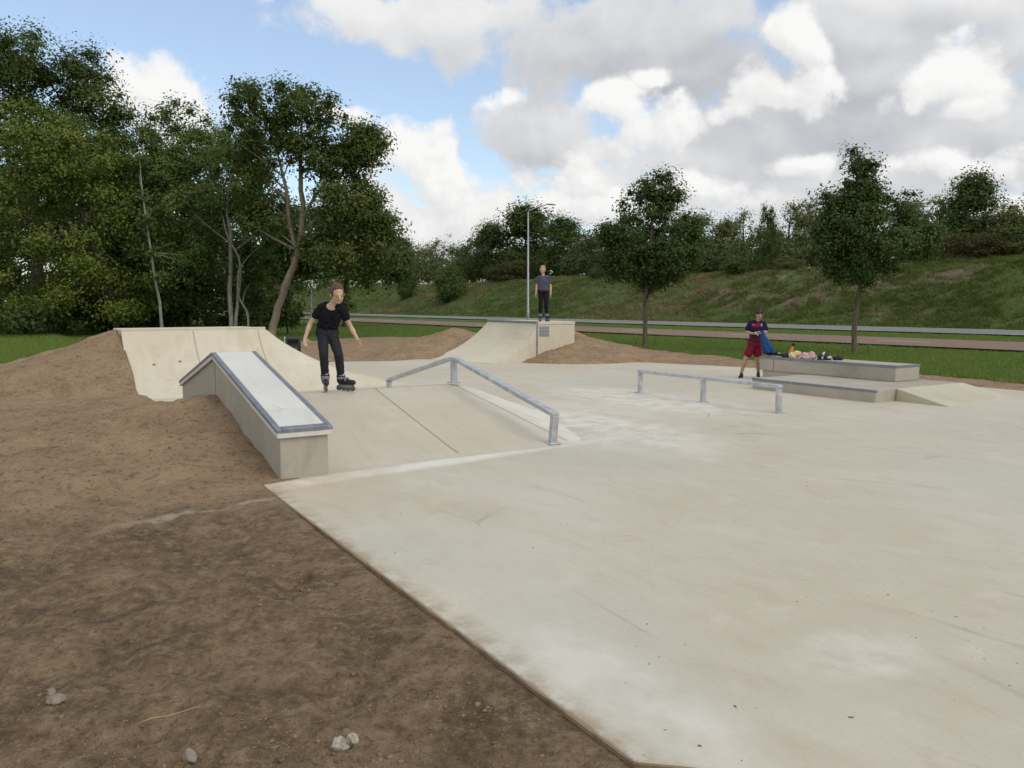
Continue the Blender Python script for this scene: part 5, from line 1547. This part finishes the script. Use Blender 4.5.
lump('protective_pads', 'small heap of black skate pads beyond the helmet on the ledge', 'pads', -10.12, 13.72, [((0, 0, .035), (.07, .06, .04)), ((.05, .02, .03), (.05, .05, .03))], M_NAVYS)
# ------------------------------------------------------------------ camera, sun, sky
cam = bpy.data.cameras.new('camera'); cam.sensor_width = 36; cam.lens = FPX / 1024 * 36
cam.clip_start = 0.05; cam.clip_end = 4000
co_ = bpy.data.objects.new('camera', cam); link(co_)
co_.location = (0, 0, 1.6); co_.rotation_euler = (math.pi / 2 - PITCH, 0, 0)
scene.camera = co_

SUN_EL, SUN_AZ = RAD(46), RAD(128)          # azimuth from +Y towards +X
sd_ = V3(math.sin(SUN_AZ) * math.cos(SUN_EL), math.cos(SUN_AZ) * math.cos(SUN_EL), math.sin(SUN_EL))
sun = bpy.data.lights.new('sun', 'SUN'); sun.energy = 0.85; sun.angle = RAD(38); sun.color = (1.0, 0.95, 0.87)
so = bpy.data.objects.new('sun', sun); link(so)
so.rotation_euler = sd_.to_track_quat('Z', 'Y').to_euler()

w = bpy.data.worlds.new('World'); scene.world = w; w.use_nodes = True
nt = w.node_tree; nt.nodes.clear(); n = NT(nt)
WSTR = 0.12
sky = n.node('ShaderNodeTexSky', sky_type='NISHITA')
sky.sun_disc = False; sky.sun_elevation = SUN_EL; sky.sun_rotation = SUN_AZ
sky.air_density = 1.0; sky.dust_density = 1.2; sky.ozone_density = 1.2

def ang_of(px, py):
    dx, dy = (px - 512) / FPX, -(py - 384) / FPX
    d = V3(dx, math.cos(PITCH) + dy * math.sin(PITCH), -math.sin(PITCH) + dy * math.cos(PITCH)).normalized()
    return math.degrees(math.atan2(d.x, d.y)), math.degrees(math.asin(d.z))
DPP = 57.2958 / FPX
# clouds seen in the photograph: px, py, half width, half height, strength, greyness
GREY = [
    (575, 42, 118, 50, 1.1, 0.55), (650, 66, 90, 30, 1.0, 0.9), (500, 8, 80, 26, .7, 0.15), (705, 22, 62, 34, 1.0, 0.4),
    (535, 130, 58, 26, 0.95, 0.5), (600, 185, 70, 26, .7, .3), (690, 168, 90, 26, .85, .45), (760, 140, 70, 44, .95, .7),
    (850, 122, 105, 46, 1.05, 0.8), (920, 150, 100, 40, 1.0, 0.65), (850, 35, 70, 26, .9, 0.45), (880, 75, 60, 30, .9, .6), (930, 6, 110, 20, 1.0, 0.35), (1010, 40, 45, 30, .9, 0.4),
    (1005, 128, 70, 46, .95, .5), (860, 185, 120, 22, .8, 0.4), (395, 12, 80, 18, 0.55, 0.1), (450, 222, 110, 26, .8, .25), (650, 215, 110, 20, .6, .3), (340, 4, 40, 12, .45, .1),
]
WHITE = [
    (150, 96, 62, 38, 1.3, 0.0), (172, 118, 74, 34, 1.1, 0.0), (425, 172, 50, 50, 1.3, 0.05), (455, 212, 88, 44, 1.3, 0.15), (395, 150, 36, 34, 1.0, 0.0),
    (345, 110, 30, 16, 1.0, 0.0), (400, 212, 70, 50, 1.2, 0.1), (498, 106, 20, 12, .55, 0.0), (578, 180, 32, 28, 1.1, 0.05), (545, 207, 44, 20, 1.0, 0.05), (600, 215, 40, 20, .8, .1),
    (618, 104, 40, 24, 1.1, 0.0), (658, 132, 44, 28, 1.1, 0.08), (630, 150, 40, 22, .8, .25), (740, 112, 28, 17, 1.0, 0.05), (778, 92, 48, 22, 1.0, 0.1), (800, 48, 30, 20, .9, 0.08),
    (652, 78, 15, 10, .8, 0.0), (955, 78, 50, 28, 1.25, 0.0), (968, 100, 30, 24, 1.1, 0.05), (950, 166, 80, 17, .95, 0.12), (800, 168, 46, 13, .8, 0.15), (1000, 205, 60, 14, .7, .1), (700, 200, 60, 16, .6, .2),
]
def cloud_group(name, blobs, general, wamp, fscale, famp, pamp):
    grp = bpy.data.node_groups.new(name, 'ShaderNodeTree')
    grp.interface.new_socket('Q', in_out='INPUT', socket_type='NodeSocketVector')
    grp.interface.new_socket('N', in_out='INPUT', socket_type='NodeSocketVector')
    grp.interface.new_socket('Density', in_out='OUTPUT', socket_type='NodeSocketFloat')
    grp.interface.new_socket('Grey', in_out='OUTPUT', socket_type='NodeSocketFloat')
    g = NT(grp); gi = g.node('NodeGroupInput'); go = g.node('NodeGroupOutput')
    Q, Nn = gi.outputs[0], gi.outputs[1]
    wc = g.noise(Nn, 6, 3, 0.5, out='Color')
    Qw = g.vmath('ADD', Q, g.vmath('SCALE', g.vmath('SUBTRACT', wc, (0.5, 0.5, 0.5)), wamp))
    den, gs, gw = None, None, None
    for (px, py, rx, ry, st_, gr) in blobs:
        az, el = ang_of(px, py)
        d = g.vmath('MULTIPLY', g.vmath('SUBTRACT', Qw, (az, el, 0)), (1 / (rx * DPP), 1 / (ry * DPP), 0))
        l = g.vmath('LENGTH', d, out='Value')
        f = g.math('MULTIPLY', g.math('SUBTRACT', 1.0, l), st_)
        den = f if den is None else g.math('SMOOTH_MAX', den, f, 0.10)
        wgt = g.math('POWER', 2.0, g.math('MULTIPLY', f, 7.0))
        gs = g.math('MULTIPLY', wgt, gr) if gs is None else g.math('MULTIPLY_ADD', wgt, gr, gs)
        gw = wgt if gw is None else g.math('ADD', gw, wgt)
    if general:
        q3 = g.sep(Q)
        outm = g.math('MAXIMUM', g.range(g.math('ABSOLUTE', q3[0]), 34, 44), g.range(q3[1], 22, 30))
        gen = g.math('ADD', g.math('MULTIPLY', g.math('SUBTRACT', g.noise(g.scaled(Nn, (1, 1, 1.8)), 2.3, 3, .5), 0.45), 4.0), g.math('MULTIPLY', g.math('SUBTRACT', outm, 1.0), 6.0))
        den = g.math('MAXIMUM', den, gen)
    fb = g.noise(Nn, fscale, 10, 0.62, 0.2)
    pf = g.voronoi(g.vmath('ADD', Nn, g.vmath('SCALE', wc, 0.05)), 24, 'SMOOTH_F1')
    den = g.math('ADD', den, g.math('MULTIPLY', g.math('SUBTRACT', fb, 0.5), famp))
    den = g.math('ADD', den, g.math('MULTIPLY', g.math('SUBTRACT', 0.42, pf), pamp))
    g.L.new(den, go.inputs[0])
    g.L.new(g.math('DIVIDE', gs, g.math('ADD', gw, 0.001)), go.inputs[1])
    return grp
G_GREY = cloud_group('GreyClouds', GREY, True, 6.0, 10, 2.6, 0.5)
G_WHITE = cloud_group('WhiteClouds', WHITE, False, 5.0, 13, 2.7, 0.8)

tc = n.coord('Generated')
nrm = n.vmath('NORMALIZE', tc)
x3 = n.sep(nrm)
azn = n.math('MULTIPLY', n.math('ARCTAN2', x3[0], x3[1]), 57.2958)
eln = n.math('MULTIPLY', n.math('ARCSINE', x3[2]), 57.2958)
cmb = n.node('ShaderNodeCombineXYZ'); n.put(cmb.inputs[0], azn); n.put(cmb.inputs[1], eln)
def field(grp, da, de):
    k = n.node('ShaderNodeGroup'); k.node_tree = grp
    n.put(k.inputs[0], n.vmath('ADD', cmb.outputs[0], (da, de, 0))); n.put(k.inputs[1], n.vmath('ADD', nrm, (RAD(da), 0, RAD(de))))
    return k.outputs
K = 1.0 / WSTR
CLOUD_W, CLOUD_G = (0.735, 0.73, 0.72), (0.355, 0.37, 0.405)
skc = n.mix(1.0, sky.outputs[0], tuple(q * K for q in (0.115, 0.125, 0.13)), 'ADD')
hor = n.range(eln, -2, 0.5)
# the grey, soft layer first, the bright cumulus heaps before it
a0, a1 = field(G_GREY, 0, 0), field(G_GREY, 0.8, 1.3)
sh_a = n.math('ADD', 0.74, n.math('MULTIPLY', n.math('SUBTRACT', a0[0], a1[0]), 0.26))
sh_a = n.math('SUBTRACT', sh_a, n.math('MULTIPLY', a0[1], 0.72))
sh_a = n.math('ADD', sh_a, n.math('MULTIPLY', n.range(a0[0], 0.4, -0.2), 0.15), clamp=True)
col_a = n.mix(sh_a, tuple(q * K for q in CLOUD_G), tuple(q * K for q in CLOUD_W))
final = n.mix(n.math('MULTIPLY', n.range(a0[0], -0.30, 0.25, 0, 1, True), hor), skc, col_a)
b0, b1, b2 = field(G_WHITE, 0, 0), field(G_WHITE, 0.8, 1.2), field(G_WHITE, 0.25, 0.4)
sh_b = n.math('ADD', 0.86, n.math('MULTIPLY', n.math('SUBTRACT', b0[0], b1[0]), 0.20))
sh_b = n.math('ADD', sh_b, n.math('MULTIPLY', n.math('SUBTRACT', b0[0], b2[0]), 0.28))
sh_b = n.math('SUBTRACT', sh_b, n.math('MULTIPLY', b0[1], 0.9), clamp=True)
col_b = n.mix(sh_b, tuple(q * K for q in CLOUD_G), tuple(q * K for q in CLOUD_W))
al_b = n.range(b0[0], -0.16, 0.42, 0, 1, True)
foot = n.range(n.math('SUBTRACT', b1[0], b0[0]), 0.05, 0.75, 1.0, 0.12, True)      # the feet of the heaps melt into the grey behind
al_b = n.math('MULTIPLY', al_b, foot)
final = n.mix(n.math('MULTIPLY', al_b, hor), final, col_b)
bg = n.node('ShaderNodeBackground'); n.put(bg.inputs[0], final); bg.inputs[1].default_value = WSTR
ow = n.node('ShaderNodeOutputWorld'); n.L.new(bg.outputs[0], ow.inputs[0])
w.cycles.sampling_method = 'MANUAL'; w.cycles.sample_map_resolution = 512

vs_ = scene.view_settings
vs_.view_transform = 'Standard'; vs_.look = 'None'; vs_.exposure = 0.38; vs_.gamma = 1.0; vs_.use_curve_mapping = False
scene.render.engine = 'CYCLES'
scene.cycles.max_bounces = 6; scene.cycles.diffuse_bounces = 3; scene.cycles.transmission_bounces = 3
scene.cycles.use_denoising = True
